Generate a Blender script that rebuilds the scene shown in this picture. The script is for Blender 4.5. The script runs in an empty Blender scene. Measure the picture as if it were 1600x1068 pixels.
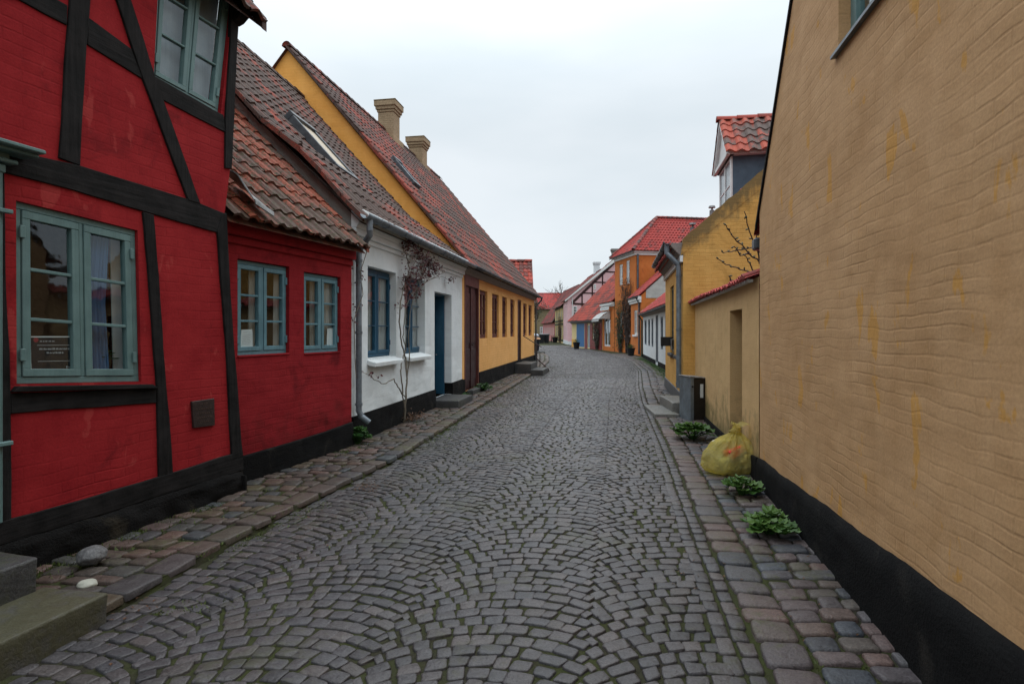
import bpy, bmesh, math, random
from mathutils import Vector, noise
from mathutils.geometry import tessellate_polygon
random.seed(11)
R = random.Random(5)
sc = bpy.context.scene
COL = sc.collection
# ------------------------------------------------------------------ camera
F = 889.0; HC = 1.6; HY = 517.0           # focal length in photo pixels, eye height, horizon row
cam = bpy.data.cameras.new('camera'); cam.lens = 20.0; cam.sensor_width = 36.0
cam.shift_y = -(534.0 - HY) / 1600.0; cam.clip_end = 2000; cam.clip_start = 0.05
co = bpy.data.objects.new('camera', cam); COL.objects.link(co)
co.location = (0, 0, HC); co.rotation_euler = (math.radians(90), 0, 0)
sc.camera = co
# ------------------------------------------------------------------ world: overcast sky
w = bpy.data.worlds.new('World'); sc.world = w; w.use_nodes = True
nt = w.node_tree; nt.nodes.clear()
def wn(t, **k):
    n = nt.nodes.new(t)
    for a, b in k.items(): setattr(n, a, b)
    return n
out = wn('ShaderNodeOutputWorld'); mixs = wn('ShaderNodeMixShader')
sky = wn('ShaderNodeTexSky'); sky.sky_type = 'NISHITA'; sky.sun_disc = False
sky.sun_elevation = math.radians(52); sky.sun_rotation = math.radians(-35)
b1 = wn('ShaderNodeBackground'); b1.inputs[1].default_value = 0.10
b2 = wn('ShaderNodeBackground'); b2.inputs[1].default_value = 1.0
tc = wn('ShaderNodeTexCoord'); mp = wn('ShaderNodeMapping'); mp.inputs['Scale'].default_value = (1.0, 1.0, 3.2)
nz = wn('ShaderNodeTexNoise'); nz.inputs['Scale'].default_value = 1.7; nz.inputs['Detail'].default_value = 5; nz.inputs['Roughness'].default_value = 0.45
rp = wn('ShaderNodeValToRGB')
rp.color_ramp.elements[0].position = 0.36; rp.color_ramp.elements[0].color = (0.70, 0.785, 0.84, 1)
rp.color_ramp.elements[1].position = 0.66; rp.color_ramp.elements[1].color = (0.86, 0.92, 0.965, 1)
nt.links.new(tc.outputs['Generated'], mp.inputs[0]); nt.links.new(mp.outputs[0], nz.inputs[0])
nt.links.new(nz.outputs[0], rp.inputs[0])
sp = wn('ShaderNodeSeparateXYZ'); nt.links.new(tc.outputs['Generated'], sp.inputs[0])
zr = wn('ShaderNodeMapRange'); zr.interpolation_type = 'SMOOTHSTEP'; zr.inputs['From Min'].default_value = 0.30; zr.inputs['From Max'].default_value = 0.95; zr.inputs['To Min'].default_value = 1.0; zr.inputs['To Max'].default_value = 3.0
nt.links.new(sp.outputs[2], zr.inputs[0]); nt.links.new(zr.outputs[0], b2.inputs[1])
nt.links.new(rp.outputs[0], b2.inputs[0]); nt.links.new(sky.outputs[0], b1.inputs[0])
mixs.inputs[0].default_value = 0.94
nt.links.new(b1.outputs[0], mixs.inputs[1]); nt.links.new(b2.outputs[0], mixs.inputs[2]); nt.links.new(mixs.outputs[0], out.inputs[0])
sl = bpy.data.lights.new('sun', 'SUN'); sl.energy = 0.6; sl.angle = math.radians(25); sl.color = (1.0, 0.96, 0.9)
so = bpy.data.objects.new('sun', sl); COL.objects.link(so)
so.rotation_euler = (math.radians(38), 0, math.radians(-35 + 180))
sc.view_settings.view_transform = 'Standard'; sc.view_settings.look = 'None'
sc.view_settings.exposure = 0.0; sc.view_settings.gamma = 1.0; sc.view_settings.use_curve_mapping = False
try:
    sc.cycles.max_bounces = 6; sc.cycles.transparent_max_bounces = 16
except Exception: pass

# ------------------------------------------------------------------ material helpers
class NT:
    def __init__(s, name):
        s.m = bpy.data.materials.new(name); s.m.use_nodes = True; s.t = s.m.node_tree; s.t.nodes.clear()
        s.o = s.n('ShaderNodeOutputMaterial'); s.b = s.n('ShaderNodeBsdfPrincipled'); s.l(s.b.outputs[0], s.o.inputs[0])
    def n(s, t, **k):
        x = s.t.nodes.new(t)
        for a, b in k.items(): setattr(x, a, b)
        return x
    def l(s, a, b): s.t.links.new(a, b)
    def coord(s): return s.n('ShaderNodeTexCoord').outputs['Object']
    def mapped(s, v, sc_, rot=(0,0,0), loc=(0,0,0)):
        m = s.n('ShaderNodeMapping'); m.inputs['Scale'].default_value = sc_; m.inputs['Rotation'].default_value = rot; m.inputs['Location'].default_value = loc
        s.l(v, m.inputs[0]); return m.outputs[0]
    def noise(s, v, scale, det=4, rough=0.5, dist=0.0):
        x = s.n('ShaderNodeTexNoise'); x.inputs['Scale'].default_value = scale; x.inputs['Detail'].default_value = det
        x.inputs['Roughness'].default_value = rough; x.inputs['Distortion'].default_value = dist; s.l(v, x.inputs[0]); return x.outputs[0]
    def ramp(s, v, stops):
        r = s.n('ShaderNodeValToRGB'); e = r.color_ramp.elements
        while len(e) < len(stops): e.new(0.5)
        for q, (p, c) in zip(e, stops):
            q.position = p; q.color = (c, c, c, 1) if isinstance(c, (int, float)) else (*c, 1)
        s.l(v, r.inputs[0]); return r.outputs[0]
    def mix(s, f, a, b, mode='MIX'):
        m = s.n('ShaderNodeMix', data_type='RGBA', blend_type=mode)
        if isinstance(f, (int, float)): m.inputs[0].default_value = f
        else: s.l(f, m.inputs[0])
        for i, q in ((6, a), (7, b)):
            if isinstance(q, (tuple, list)): m.inputs[i].default_value = (*q[:3], 1)
            else: s.l(q, m.inputs[i])
        return m.outputs[2]
    def math(s, op, a, b=0.0, clamp=False):
        m = s.n('ShaderNodeMath', operation=op, use_clamp=clamp)
        for i, q in ((0, a), (1, b)):
            if isinstance(q, (int, float)): m.inputs[i].default_value = q
            else: s.l(q, m.inputs[i])
        return m.outputs[0]
    def bump(s, h, dist, prev=None, strength=1.0):
        b = s.n('ShaderNodeBump'); b.inputs['Strength'].default_value = strength; b.inputs['Distance'].default_value = dist
        s.l(h, b.inputs['Height'])
        if prev is not None: s.l(prev, b.inputs['Normal'])
        return b.outputs[0]
    def fin(s, col=None, rough=0.8, nrm=None, spec=0.3, metal=0.0):
        if col is not None:
            if isinstance(col, (tuple, list)): s.b.inputs['Base Color'].default_value = (*col[:3], 1)
            else: s.l(col, s.b.inputs['Base Color'])
        if isinstance(rough, (int, float)): s.b.inputs['Roughness'].default_value = rough
        else: s.l(rough, s.b.inputs['Roughness'])
        s.b.inputs['Specular IOR Level'].default_value = spec; s.b.inputs['Metallic'].default_value = metal
        if nrm is not None: s.l(nrm, s.b.inputs['Normal'])
        return s.m

def plaster(name, c1, c2, brick=0.4, wave=1.0, fine=1.0, stain=None, stain_amt=0.0, dirt=None, dirt_lo=0.0, peel=None, rough=0.85, bw=0.24, bh=0.075, top=None, spec=0.2, wobble=0.05, mlo=0.30):
    """lime-washed masonry: bricks telling through, wavy trowelled surface, patchy wash"""
    t = NT(name); v = t.coord()
    sep = t.n('ShaderNodeSeparateXYZ'); t.l(v, sep.inputs[0])
    xy = t.math('ADD', sep.outputs[0], sep.outputs[1])
    cb = t.n('ShaderNodeCombineXYZ'); t.l(xy, cb.inputs[0]); t.l(sep.outputs[2], cb.inputs[1]); uv = cb.outputs[0]
    wob = t.n('ShaderNodeVectorMath', operation='ADD'); nn = t.n('ShaderNodeTexNoise'); nn.inputs['Scale'].default_value = 2.5
    t.l(uv, nn.inputs[0]); sc2 = t.n('ShaderNodeVectorMath', operation='SCALE'); sc2.inputs['Scale'].default_value = wobble
    t.l(nn.outputs['Color'], sc2.inputs[0]); t.l(uv, wob.inputs[0]); t.l(sc2.outputs[0], wob.inputs[1])
    br = t.n('ShaderNodeTexBrick'); br.inputs['Scale'].default_value = 1.0; br.inputs['Mortar Size'].default_value = 0.010
    br.inputs['Mortar Smooth'].default_value = 0.9; br.inputs['Brick Width'].default_value = bw; br.inputs['Row Height'].default_value = bh
    br.inputs['Color1'].default_value = (1,1,1,1); br.inputs['Color2'].default_value = (0.72,0.72,0.72,1); br.inputs['Mortar'].default_value = (0.3,0.3,0.3,1)
    t.l(wob.outputs[0], br.inputs[0])
    patch = t.noise(uv, 0.9, 6, 0.6, 0.4); mid = t.noise(uv, 5.0, 5, 0.6); fin_ = t.noise(uv, 60.0, 4, 0.6)
    streak = t.noise(t.mapped(uv, (7.0, 0.7, 1)), 1.0, 4, 0.6)
    lay = t.noise(t.mapped(uv, (1.1, 6.5, 1), (0, 0, 0.04)), 1.0, 3, 0.5, 0.6)
    f = t.math('ADD', t.math('MULTIPLY', patch, 0.5), t.math('MULTIPLY', mid, 0.3)); f = t.math('ADD', f, t.math('MULTIPLY', streak, 0.2))
    col = t.mix(t.ramp(f, [(0.36, 0.0), (0.64, 1.0)]), c1, c2)
    msk = t.ramp(t.noise(t.mapped(uv, (1, 1, 1), (0,0,0), (9.2, 4.1, 0)), 1.7, 4, 0.6), [(0.38, mlo), (0.62, 1.0)])
    col = t.mix(t.math('MULTIPLY', t.math('MULTIPLY', t.math('SUBTRACT', 1.0, br.outputs['Color']), msk), 0.32 * brick), col, tuple(x * 0.45 for x in c1))
    if stain:
        s_ = t.ramp(t.noise(t.mapped(uv, (1.0, 0.8, 1), (0,0,0), (3.1, 7.7, 0)), 2.2, 7, 0.65, 0.8), [(0.56, 0.0), (0.70, 1.0)])
        col = t.mix(t.math('MULTIPLY', s_, stain_amt), col, stain)
    if peel:
        p_ = t.ramp(t.noise(t.mapped(uv, (5.0, 2.2, 1), (0,0,0), (1.3, 0.7, 0)), 1.0, 6, 0.55, 0.3), [(0.615, 0.0), (0.645, 1.0)])
        col = t.mix(t.math('MULTIPLY', p_, 0.65), col, peel)
    if dirt:   # grime and algae that climbs from the ground
        g_ = t.math('SUBTRACT', dirt_lo, sep.outputs[2]); g_ = t.math('ADD', g_, t.math('MULTIPLY', t.math('SUBTRACT', mid, 0.5), 1.6))
        g_ = t.ramp(t.math('ADD', g_, t.math('MULTIPLY', t.math('SUBTRACT', patch, 0.5), 1.5)), [(0.0, 0.0), (0.55, 0.75)])
        col = t.mix(g_, col, dirt)
    if top:    # soot and lichen along the weathered top, (slope, height, colour)
        zt = t.math('ADD', t.math('MULTIPLY', sep.outputs[1], -top[0]), sep.outputs[2])
        g_ = t.math('SUBTRACT', zt, top[1]); g_ = t.math('ADD', g_, t.math('MULTIPLY', t.math('SUBTRACT', mid, 0.5), 0.8))
        g_ = t.math('ADD', g_, t.math('MULTIPLY', t.math('SUBTRACT', streak, 0.5), 0.8))
        col = t.mix(t.ramp(g_, [(0.0, 0.0), (0.35, 0.8)]), col, top[2])
    col = t.mix(0.10, col, t.ramp(fin_, [(0.3, 0.0), (0.7, 1.0)]), 'OVERLAY')
    h = t.math('ADD', t.math('MULTIPLY', t.math('MULTIPLY', br.outputs['Color'], msk), 0.45 * brick), t.math('MULTIPLY', lay, 1.0 * wave))
    n1 = t.bump(h, 0.008); n1 = t.bump(t.noise(t.mapped(uv, (1.6, 2.6, 1)), 1.0, 2, 0.45), 0.040 * wave, n1); n1 = t.bump(t.noise(t.mapped(uv, (5, 9, 1)), 1.0, 2, 0.5), 0.005 * wave, n1)
    n1 = t.bump(fin_, 0.0025 * fine, n1)
    return t.fin(col, rough, n1, spec)

def wood(name, c1, c2, rough=0.5, grain=1.0, axis=2, spec=0.35):
    t = NT(name); v = t.coord()
    s_ = [38, 38, 38]; s_[axis] = 2.0
    g = t.noise(t.mapped(v, tuple(s_)), 1.0, 5, 0.6); p = t.noise(v, 6.0, 5, 0.6)
    col = t.mix(t.ramp(t.math('ADD', t.math('MULTIPLY', g, 0.4), t.math('MULTIPLY', p, 0.6)), [(0.38, 0.0), (0.62, 1.0)]), c1, c2)
    n1 = t.bump(g, 0.002 * grain); n1 = t.bump(p, 0.004 * grain, n1)
    return t.fin(col, t.ramp(p, [(0.3, rough - 0.08), (0.7, rough + 0.12)]), n1, spec)

def tiles(name, lo, hi, dark, dark_amt=0.5, moss=(0.10, 0.09, 0.03), moss_amt=0.3, patch=0.55):
    t = NT(name); v = t.coord()
    a = t.n('ShaderNodeAttribute'); a.attribute_name = 'rnd'; r = a.outputs['Fac']
    col = t.mix(r, lo, hi)
    big = t.noise(v, patch, 4, 0.6, 0.3); sm = t.noise(v, 13.0, 6, 0.72)
    dd = t.math('ADD', t.math('MULTIPLY', big, 0.62), t.math('ADD', t.math('MULTIPLY', sm, 0.34), t.math('MULTIPLY', r, 0.16)))
    c = 0.56 + (0.5 - dark_amt) * 0.24
    col = t.mix(t.ramp(dd, [(c - 0.05, 0.0), (c + 0.045, 0.93)]), col, dark)
    mm = t.ramp(t.noise(v, 26.0, 5, 0.7), [(0.60 + (0.3 - moss_amt) * 0.2, 0.0), (0.67 + (0.3 - moss_amt) * 0.2, 1.0)])
    col = t.mix(t.math('MULTIPLY', mm, min(1, moss_amt * 2.4)), col, moss)
    fine = t.noise(v, 120.0, 3, 0.6)
    col = t.mix(0.18, col, t.ramp(fine, [(0.3, 0.0), (0.7, 1.0)]), 'OVERLAY')
    n1 = t.bump(fine, 0.002); n1 = t.bump(sm, 0.008, n1)
    return t.fin(col, 0.75, n1, 0.3)

def stone(name, cols, dark=0.6, moss=None, moss_amt=0.0, rough=(0.42, 0.7), scale=1.0, big=(0.85, 1.12), spec=0.45):
    t = NT(name); v = t.coord()
    a = t.n('ShaderNodeAttribute'); a.attribute_name = 'rnd'; r = a.outputs['Fac']
    col = t.ramp(r, [(i / max(1, len(cols) - 1), c) for i, c in enumerate(cols)])
    gr = t.noise(v, 95.0 * scale, 4, 0.7); md = t.noise(v, 17.0 * scale, 5, 0.65); bg = t.noise(v, 0.8, 4, 0.55)
    col = t.mix(1.0, col, t.ramp(gr, [(0.30, 0.45), (0.72, 1.55)]), 'MULTIPLY')
    col = t.mix(1.0, col, t.ramp(md, [(0.3, 0.78), (0.7, 1.18)]), 'MULTIPLY')
    col = t.mix(1.0, col, t.ramp(bg, [(0.35, big[0]), (0.65, big[1])]), 'MULTIPLY')
    if moss:
        g = t.ramp(t.math('ADD', t.math('MULTIPLY', t.noise(v, 1.3, 5, 0.6), 0.6), t.math('MULTIPLY', md, 0.4)), [(0.56 - moss_amt * 0.1, 0.0), (0.66 - moss_amt * 0.1, 0.8)])
        col = t.mix(g, col, moss)
    n1 = t.bump(md, 0.010 / scale); n1 = t.bump(gr, 0.003, n1)
    return t.fin(col, t.ramp(md, [(0.3, rough[0]), (0.7, rough[1])]), n1, spec)

def soil(name, c1, c2, c3, lo=0.45, hi=0.6):
    t = NT(name); v = t.coord()
    a = t.noise(v, 1.1, 6, 0.65); b = t.noise(v, 60, 5, 0.7); c = t.noise(v, 9, 4, 0.6)
    col = t.mix(t.ramp(b, [(0.35, 0.0), (0.65, 1.0)]), c1, c2)
    f = t.math('ADD', t.math('MULTIPLY', a, 0.65), t.math('MULTIPLY', c, 0.35))
    col = t.mix(t.ramp(f, [(lo, 0.0), (hi, 0.9)]), col, c3)
    return t.fin(col, 0.9, t.bump(b, 0.012), 0.2)

def plain(name, c, rough=0.6, spec=0.35, metal=0.0, var=0.2, nscale=9.0, bump=0.002):
    t = NT(name); v = t.coord(); p = t.noise(v, nscale, 5, 0.65)
    col = t.mix(t.ramp(p, [(0.35, 0.0), (0.65, 1.0)]), tuple(x * (1 - var) for x in c), tuple(min(1, x * (1 + var)) for x in c))
    return t.fin(col, rough, t.bump(t.noise(v, nscale * 8, 3, 0.6), bump), spec, metal)

def leafy(name, c1, c2, trans=0.25, rough=0.5):
    t = NT(name); a = t.n('ShaderNodeAttribute'); a.attribute_name = 'rnd'
    col = t.mix(a.outputs['Fac'], c1, c2); t.fin(col, rough, None, 0.35)
    tr = t.n('ShaderNodeBsdfTranslucent'); t.l(col, tr.inputs[0]); m = t.n('ShaderNodeMixShader'); m.inputs[0].default_value = trans
    t.l(t.b.outputs[0], m.inputs[1]); t.l(tr.outputs[0], m.inputs[2]); t.l(m.outputs[0], t.o.inputs[0]); return t.m

def glass_mat(name='window glass', tint=(0.90, 0.94, 0.94), wav=0.0012):
    t = NT(name); tr = t.n('ShaderNodeBsdfTransparent'); tr.inputs[0].default_value = (*tint, 1)
    gl = t.n('ShaderNodeBsdfGlossy'); gl.inputs['Roughness'].default_value = 0.03; gl.inputs['Color'].default_value = (0.9, 0.95, 1, 1)
    lw = t.n('ShaderNodeLayerWeight'); fr = t.math('ADD', t.math('MULTIPLY', t.math('POWER', lw.outputs['Facing'], 5.0), 0.95), 0.05)
    nb = t.bump(t.noise(t.coord(), 5.0, 2, 0.5), wav * 4); t.l(nb, gl.inputs['Normal'])
    m = t.n('ShaderNodeMixShader'); t.l(t.math('MULTIPLY', fr, 1.4, True), m.inputs[0]); t.l(tr.outputs[0], m.inputs[1]); t.l(gl.outputs[0], m.inputs[2])
    t.l(m.outputs[0], t.o.inputs[0]); return t.m

def cloth(name, c, trans=0.3):
    t = NT(name); v = t.coord(); p = t.noise(t.mapped(v, (30, 30, 1.5)), 1.0, 3, 0.5)
    col = t.mix(p, tuple(x * 0.8 for x in c), c); t.fin(col, 0.9, None, 0.1)
    tr = t.n('ShaderNodeBsdfTranslucent'); t.l(col, tr.inputs[0]); m = t.n('ShaderNodeMixShader'); m.inputs[0].default_value = trans
    t.l(t.b.outputs[0], m.inputs[1]); t.l(tr.outputs[0], m.inputs[2]); t.l(m.outputs[0], t.o.inputs[0]); return t.m

M = {}
M['red'] = plaster('red limewashed infill', (0.225, 0.010, 0.014), (0.33, 0.022, 0.025), 0.75, 0.35, 0.6, (0.13, 0.008, 0.011), 0.7, (0.15, 0.016, 0.016), 0.1, (0.36, 0.045, 0.042), spec=0.12, mlo=0.1)
M['red2'] = plaster('red limewashed brick', (0.205, 0.010, 0.015), (0.30, 0.020, 0.024), 0.9, 0.8, 1.0, (0.10, 0.006, 0.009), 0.8, (0.09, 0.008, 0.009), 0.75, spec=0.12)
M['tarred'] = wood('black tarred post', (0.006,0.006,0.006), (0.022,0.020,0.020), 0.8, 2.2, spec=0.12)
M['tarred_h'] = wood('black tarred beam', (0.006,0.006,0.006), (0.022,0.020,0.020), 0.8, 2.2, 0, spec=0.12)
M['tar'] = plaster('black tarred plinth', (0.004, 0.004, 0.0045), (0.010, 0.010, 0.010), 0.2, 1.2, 3.0, (0.045, 0.040, 0.034), 0.45, rough=0.85, spec=0.12)
M['tar_stone'] = plaster('tarred fieldstone plinth', (0.005, 0.005, 0.005), (0.012, 0.011, 0.011), 0.1, 2.2, 4.0, (0.07, 0.058, 0.038), 0.4, rough=0.85, spec=0.12, bw=0.6, bh=0.3)
M['teal'] = wood('grey green window paint', (0.095, 0.165, 0.165), (0.13, 0.215, 0.21), 0.45, 1.2)
M['teal2'] = wood('blue green window paint', (0.085, 0.175, 0.21), (0.12, 0.24, 0.28), 0.42, 1.2)
M['blue'] = wood('dark blue door paint', (0.010, 0.058, 0.105), (0.018, 0.085, 0.145), 0.4, 0.8)
M['white_wood'] = wood('white painted wood', (0.60, 0.62, 0.62), (0.72, 0.73, 0.72), 0.45, 0.6)
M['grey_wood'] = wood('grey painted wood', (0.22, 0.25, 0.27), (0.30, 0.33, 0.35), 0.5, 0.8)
M['maroon'] = wood('maroon door paint', (0.022, 0.006, 0.007), (0.038, 0.010, 0.011), 0.38, 0.8)
M['maroon2'] = wood('brown red window paint', (0.085, 0.025, 0.022), (0.13, 0.042, 0.035), 0.45, 0.8)
M['blue_grey'] = wood('dark blue grey paint', (0.050, 0.070, 0.095), (0.080, 0.105, 0.135), 0.5, 0.8)
M['dark_teal'] = wood('dark green grey paint', (0.040, 0.058, 0.055), (0.065, 0.090, 0.085), 0.5, 0.8)
M['green_wood'] = wood('dark green painted timber', (0.012, 0.035, 0.022), (0.022, 0.055, 0.035), 0.5, 1.0)
M['white'] = plaster('white limewash', (0.62, 0.66, 0.67), (0.76, 0.79, 0.79), 0.22, 0.9, 1.0, (0.48, 0.50, 0.49), 0.3, (0.42, 0.44, 0.42), -0.1)
M['white2'] = plaster('white cottage wall', (0.56, 0.60, 0.62), (0.70, 0.73, 0.74), 0.3, 0.5, 1.0, (0.42, 0.45, 0.45), 0.3)
M['grey_render'] = plaster('grey weathered render', (0.16, 0.15, 0.14), (0.24, 0.23, 0.21), 0.15, 1.2, 2.0, (0.075, 0.07, 0.06), 0.8)
M['pale_render'] = plaster('pale weathered render', (0.34, 0.33, 0.31), (0.46, 0.45, 0.42), 0.8, 1.0, 1.0, (0.22, 0.21, 0.19), 0.5)
M['yellow'] = plaster('yellow limewashed brick', (0.76, 0.385, 0.115), (0.85, 0.47, 0.175), 1.0, 0.35, 1.0, (0.62, 0.30, 0.07), 0.4)
M['yellow_gable'] = plaster('yellow gable wash', (0.80, 0.36, 0.075), (0.88, 0.44, 0.115), 0.7, 0.4, 1.0, (0.55, 0.24, 0.04), 0.3)
M['mustard'] = plaster('mustard brick wash', (0.59, 0.315, 0.080), (0.70, 0.41, 0.125), 1.3, 0.5, 1.0, (0.30, 0.16, 0.035), 0.5, (0.17, 0.14, 0.03), 0.0, top=(0.87, 2.98, (0.11, 0.085, 0.045)))
M['ochre'] = plaster('ochre gable render', (0.45, 0.260, 0.120), (0.565, 0.352, 0.185), 0.60, 0.55, 0.4, (0.40, 0.225, 0.095), 0.5, (0.30, 0.22, 0.06), 0.0, (0.56, 0.275, 0.045), bw=0.23, bh=0.066, wobble=0.08, mlo=0.15)
M['ochre2'] = plaster('ochre courtyard render', (0.54, 0.345, 0.160), (0.62, 0.41, 0.195), 0.15, 0.6, 1.0, (0.36, 0.23, 0.085), 0.4, (0.085, 0.088, 0.028), 0.62)
M['orange'] = plaster('orange limewash', (0.48, 0.135, 0.030), (0.57, 0.190, 0.052), 0.8, 0.5, 1.0, (0.30, 0.09, 0.03), 0.75)
M['pink'] = plaster('pink limewash', (0.58, 0.36, 0.38), (0.68, 0.45, 0.47), 0.4, 0.4, 1.0, (0.46, 0.28, 0.30), 0.3)
M['pink2'] = plaster('rose limewash', (0.50, 0.20, 0.20), (0.58, 0.28, 0.27), 0.4, 0.4, 1.0, (0.40, 0.15, 0.16), 0.3)
M['cream'] = plaster('cream limewash', (0.60, 0.46, 0.22), (0.70, 0.58, 0.32), 0.5, 0.4, 1.0, (0.45, 0.33, 0.16), 0.4)
M['olive'] = plaster('olive drab wall', (0.16, 0.13, 0.075), (0.25, 0.20, 0.12), 0.9, 0.5, 1.0, (0.09, 0.09, 0.05), 0.6)
M['oxblood'] = wood('oxblood boarding', (0.16, 0.022, 0.022), (0.23, 0.040, 0.035), 0.5, 1.0)
M['soffit'] = wood('taupe eave boards', (0.20, 0.17, 0.155), (0.27, 0.24, 0.22), 0.6, 0.8, 0)
M['zinc'] = plain('zinc gutter metal', (0.16, 0.19, 0.215), 0.42, 0.5, 0.35, 0.25, 7)
M['zinc_dark'] = plain('dark zinc gutter', (0.075, 0.085, 0.095), 0.45, 0.5, 0.3, 0.3, 7)
M['lead'] = plain('lead flashing', (0.22, 0.22, 0.22), 0.5, 0.5, 0.4, 0.45, 9)
M['iron'] = plain('black iron', (0.014, 0.014, 0.015), 0.5, 0.4, 0.2, 0.3)
M['rust_iron'] = plain('brown rusted iron', (0.055, 0.022, 0.018), 0.6, 0.4, 0.2, 0.4)
M['plastic'] = plain('dark bin plastic', (0.014, 0.017, 0.022), 0.4, 0.4, 0, 0.2)
M['granite'] = stone('grey granite step', [(0.065, 0.065, 0.060), (0.10, 0.095, 0.085)], moss=(0.055, 0.051, 0.020), moss_amt=1.1, scale=1.0)
M['dark_stone'] = stone('dark step stone', [(0.035, 0.035, 0.036), (0.055, 0.055, 0.055)], moss=(0.035, 0.038, 0.018), moss_amt=0.3)
M['pave_step'] = stone('worn concrete step', [(0.14, 0.135, 0.125), (0.18, 0.175, 0.16)], moss=(0.10, 0.10, 0.06), moss_amt=0.2)
M['sett'] = stone('granite sett', [(0.040, 0.038, 0.041), (0.070, 0.063, 0.066), (0.050, 0.049, 0.055), (0.084, 0.071, 0.069), (0.056, 0.053, 0.058), (0.066, 0.057, 0.054)], moss=(0.045, 0.046, 0.024), moss_amt=0.3, rough=(0.30, 0.55), spec=0.5)
M['cobble'] = stone('fieldstone paving', [(0.064, 0.066, 0.072), (0.105, 0.066, 0.058), (0.046, 0.058, 0.072), (0.120, 0.076, 0.066), (0.078, 0.067, 0.054), (0.102, 0.077, 0.075), (0.038, 0.044, 0.053)], moss=(0.060, 0.062, 0.026), moss_amt=0.35, rough=(0.38, 0.65), spec=0.5)
M['cobble_l'] = stone('worn paving', [(0.058, 0.049, 0.042), (0.090, 0.054, 0.042), (0.050, 0.048, 0.043), (0.104, 0.060, 0.049), (0.078, 0.058, 0.037), (0.042, 0.048, 0.053), (0.084, 0.052, 0.046)], moss=(0.068, 0.068, 0.028), moss_amt=0.3, rough=(0.42, 0.7), spec=0.45)
M['joint'] = soil('mossy joints', (0.020, 0.018, 0.013), (0.044, 0.038, 0.027), (0.042, 0.050, 0.014), 0.40, 0.56)
M['earth'] = soil('bare earth', (0.035, 0.030, 0.022), (0.075, 0.062, 0.045), (0.045, 0.055, 0.018), 0.5, 0.65)
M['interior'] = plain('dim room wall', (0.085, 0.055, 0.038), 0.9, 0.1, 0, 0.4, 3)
M['glass'] = glass_mat(wav=0.0003)
M['curtain'] = cloth('white net curtain', (0.62, 0.62, 0.58), 0.35)
M['curtain_warm'] = cloth('beige curtain', (0.42, 0.36, 0.29), 0.3)
M['curtain_blue'] = cloth('light blue curtain', (0.13, 0.26, 0.48), 0.3)
M['paper'] = plain('paper', (0.62, 0.66, 0.66), 0.7, 0.2, 0, 0.05)
M['board_dark'] = plain('black notice print', (0.012, 0.013, 0.018), 0.4, 0.3, 0, 0.1)
M['print_grey'] = plain('pale print', (0.42, 0.45, 0.47), 0.6, 0.2, 0, 0.05)
M['print_blue'] = plain('blue print', (0.012, 0.12, 0.25), 0.5, 0.2, 0, 0.05)
M['print_red'] = plain('red print', (0.25, 0.03, 0.04), 0.5, 0.2, 0, 0.05)
M['bark'] = wood('rose bark', (0.10, 0.085, 0.065), (0.20, 0.17, 0.13), 0.8, 2.0)
M['bark_dark'] = wood('dark twig bark', (0.035, 0.025, 0.022), (0.07, 0.05, 0.042), 0.8, 2.0)
M['leaf_red'] = leafy('dark red rose leaves', (0.050, 0.010, 0.014), (0.13, 0.030, 0.032))
M['leaf_green'] = leafy('fresh green leaves', (0.016, 0.060, 0.012), (0.060, 0.150, 0.026), 0.2)
M['leaf_dark'] = leafy('deep green leaves', (0.018, 0.050, 0.014), (0.045, 0.100, 0.026), 0.2)
M['leaf_olive'] = leafy('olive leaves', (0.045, 0.055, 0.03), (0.09, 0.10, 0.055), 0.2)
M['leaf_brown'] = leafy('dry brown leaves', (0.060, 0.028, 0.012), (0.13, 0.060, 0.026), 0.1)
M['brick_y'] = plaster('yellow chimney brick', (0.29, 0.21, 0.13), (0.40, 0.29, 0.18), 3.2, 0.2, 1.0, (0.16, 0.13, 0.08), 0.5, rough=0.9)
M['moss'] = plain('orange lichen moss', (0.13, 0.085, 0.025), 0.95, 0.1, 0, 0.5, 20, 0.01)
M['pebble'] = stone('pebble', [(0.09, 0.09, 0.09), (0.19, 0.19, 0.195)], moss=None, scale=0.5)
M['shell'] = plain('pale stone', (0.42, 0.42, 0.36), 0.7, 0.3, 0, 0.15)
M['awning'] = cloth('white awning cloth', (0.62, 0.63, 0.62), 0.2)
M['blue_gate'] = wood('bright blue boards', (0.020, 0.10, 0.26), (0.035, 0.16, 0.36), 0.5, 0.8)
M['slate'] = plain('blue grey cladding', (0.065, 0.10, 0.135), 0.55, 0.3, 0, 0.15, 5)
M['roofB'] = tiles('mossy old pantiles', (0.27, 0.068, 0.036), (0.19, 0.055, 0.034), (0.080, 0.052, 0.040), 0.42, (0.050, 0.045, 0.016), 0.65, 0.9)
M['roofC'] = tiles('weathered pantiles', (0.27, 0.052, 0.030), (0.19, 0.044, 0.030), (0.060, 0.044, 0.036), 0.86, (0.10, 0.075, 0.02), 0.3, 0.55)
M['roofD'] = tiles('dark red pantiles', (0.27, 0.050, 0.030), (0.20, 0.042, 0.030), (0.060, 0.042, 0.035), 0.72, (0.16, 0.09, 0.025), 0.25, 0.42)
M['roofR'] = tiles('bright red pantiles', (0.36, 0.046, 0.038), (0.29, 0.040, 0.034), (0.12, 0.040, 0.036), 0.2, (0.12, 0.08, 0.03), 0.1)
M['roofO'] = tiles('orange red pantiles', (0.35, 0.058, 0.038), (0.27, 0.046, 0.033), (0.10, 0.042, 0.036), 0.45, (0.12, 0.08, 0.03), 0.15)
M['roofP'] = tiles('dull red pantiles', (0.24, 0.042, 0.034), (0.18, 0.038, 0.032), (0.080, 0.040, 0.036), 0.55, (0.08, 0.06, 0.03), 0.2)
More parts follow.
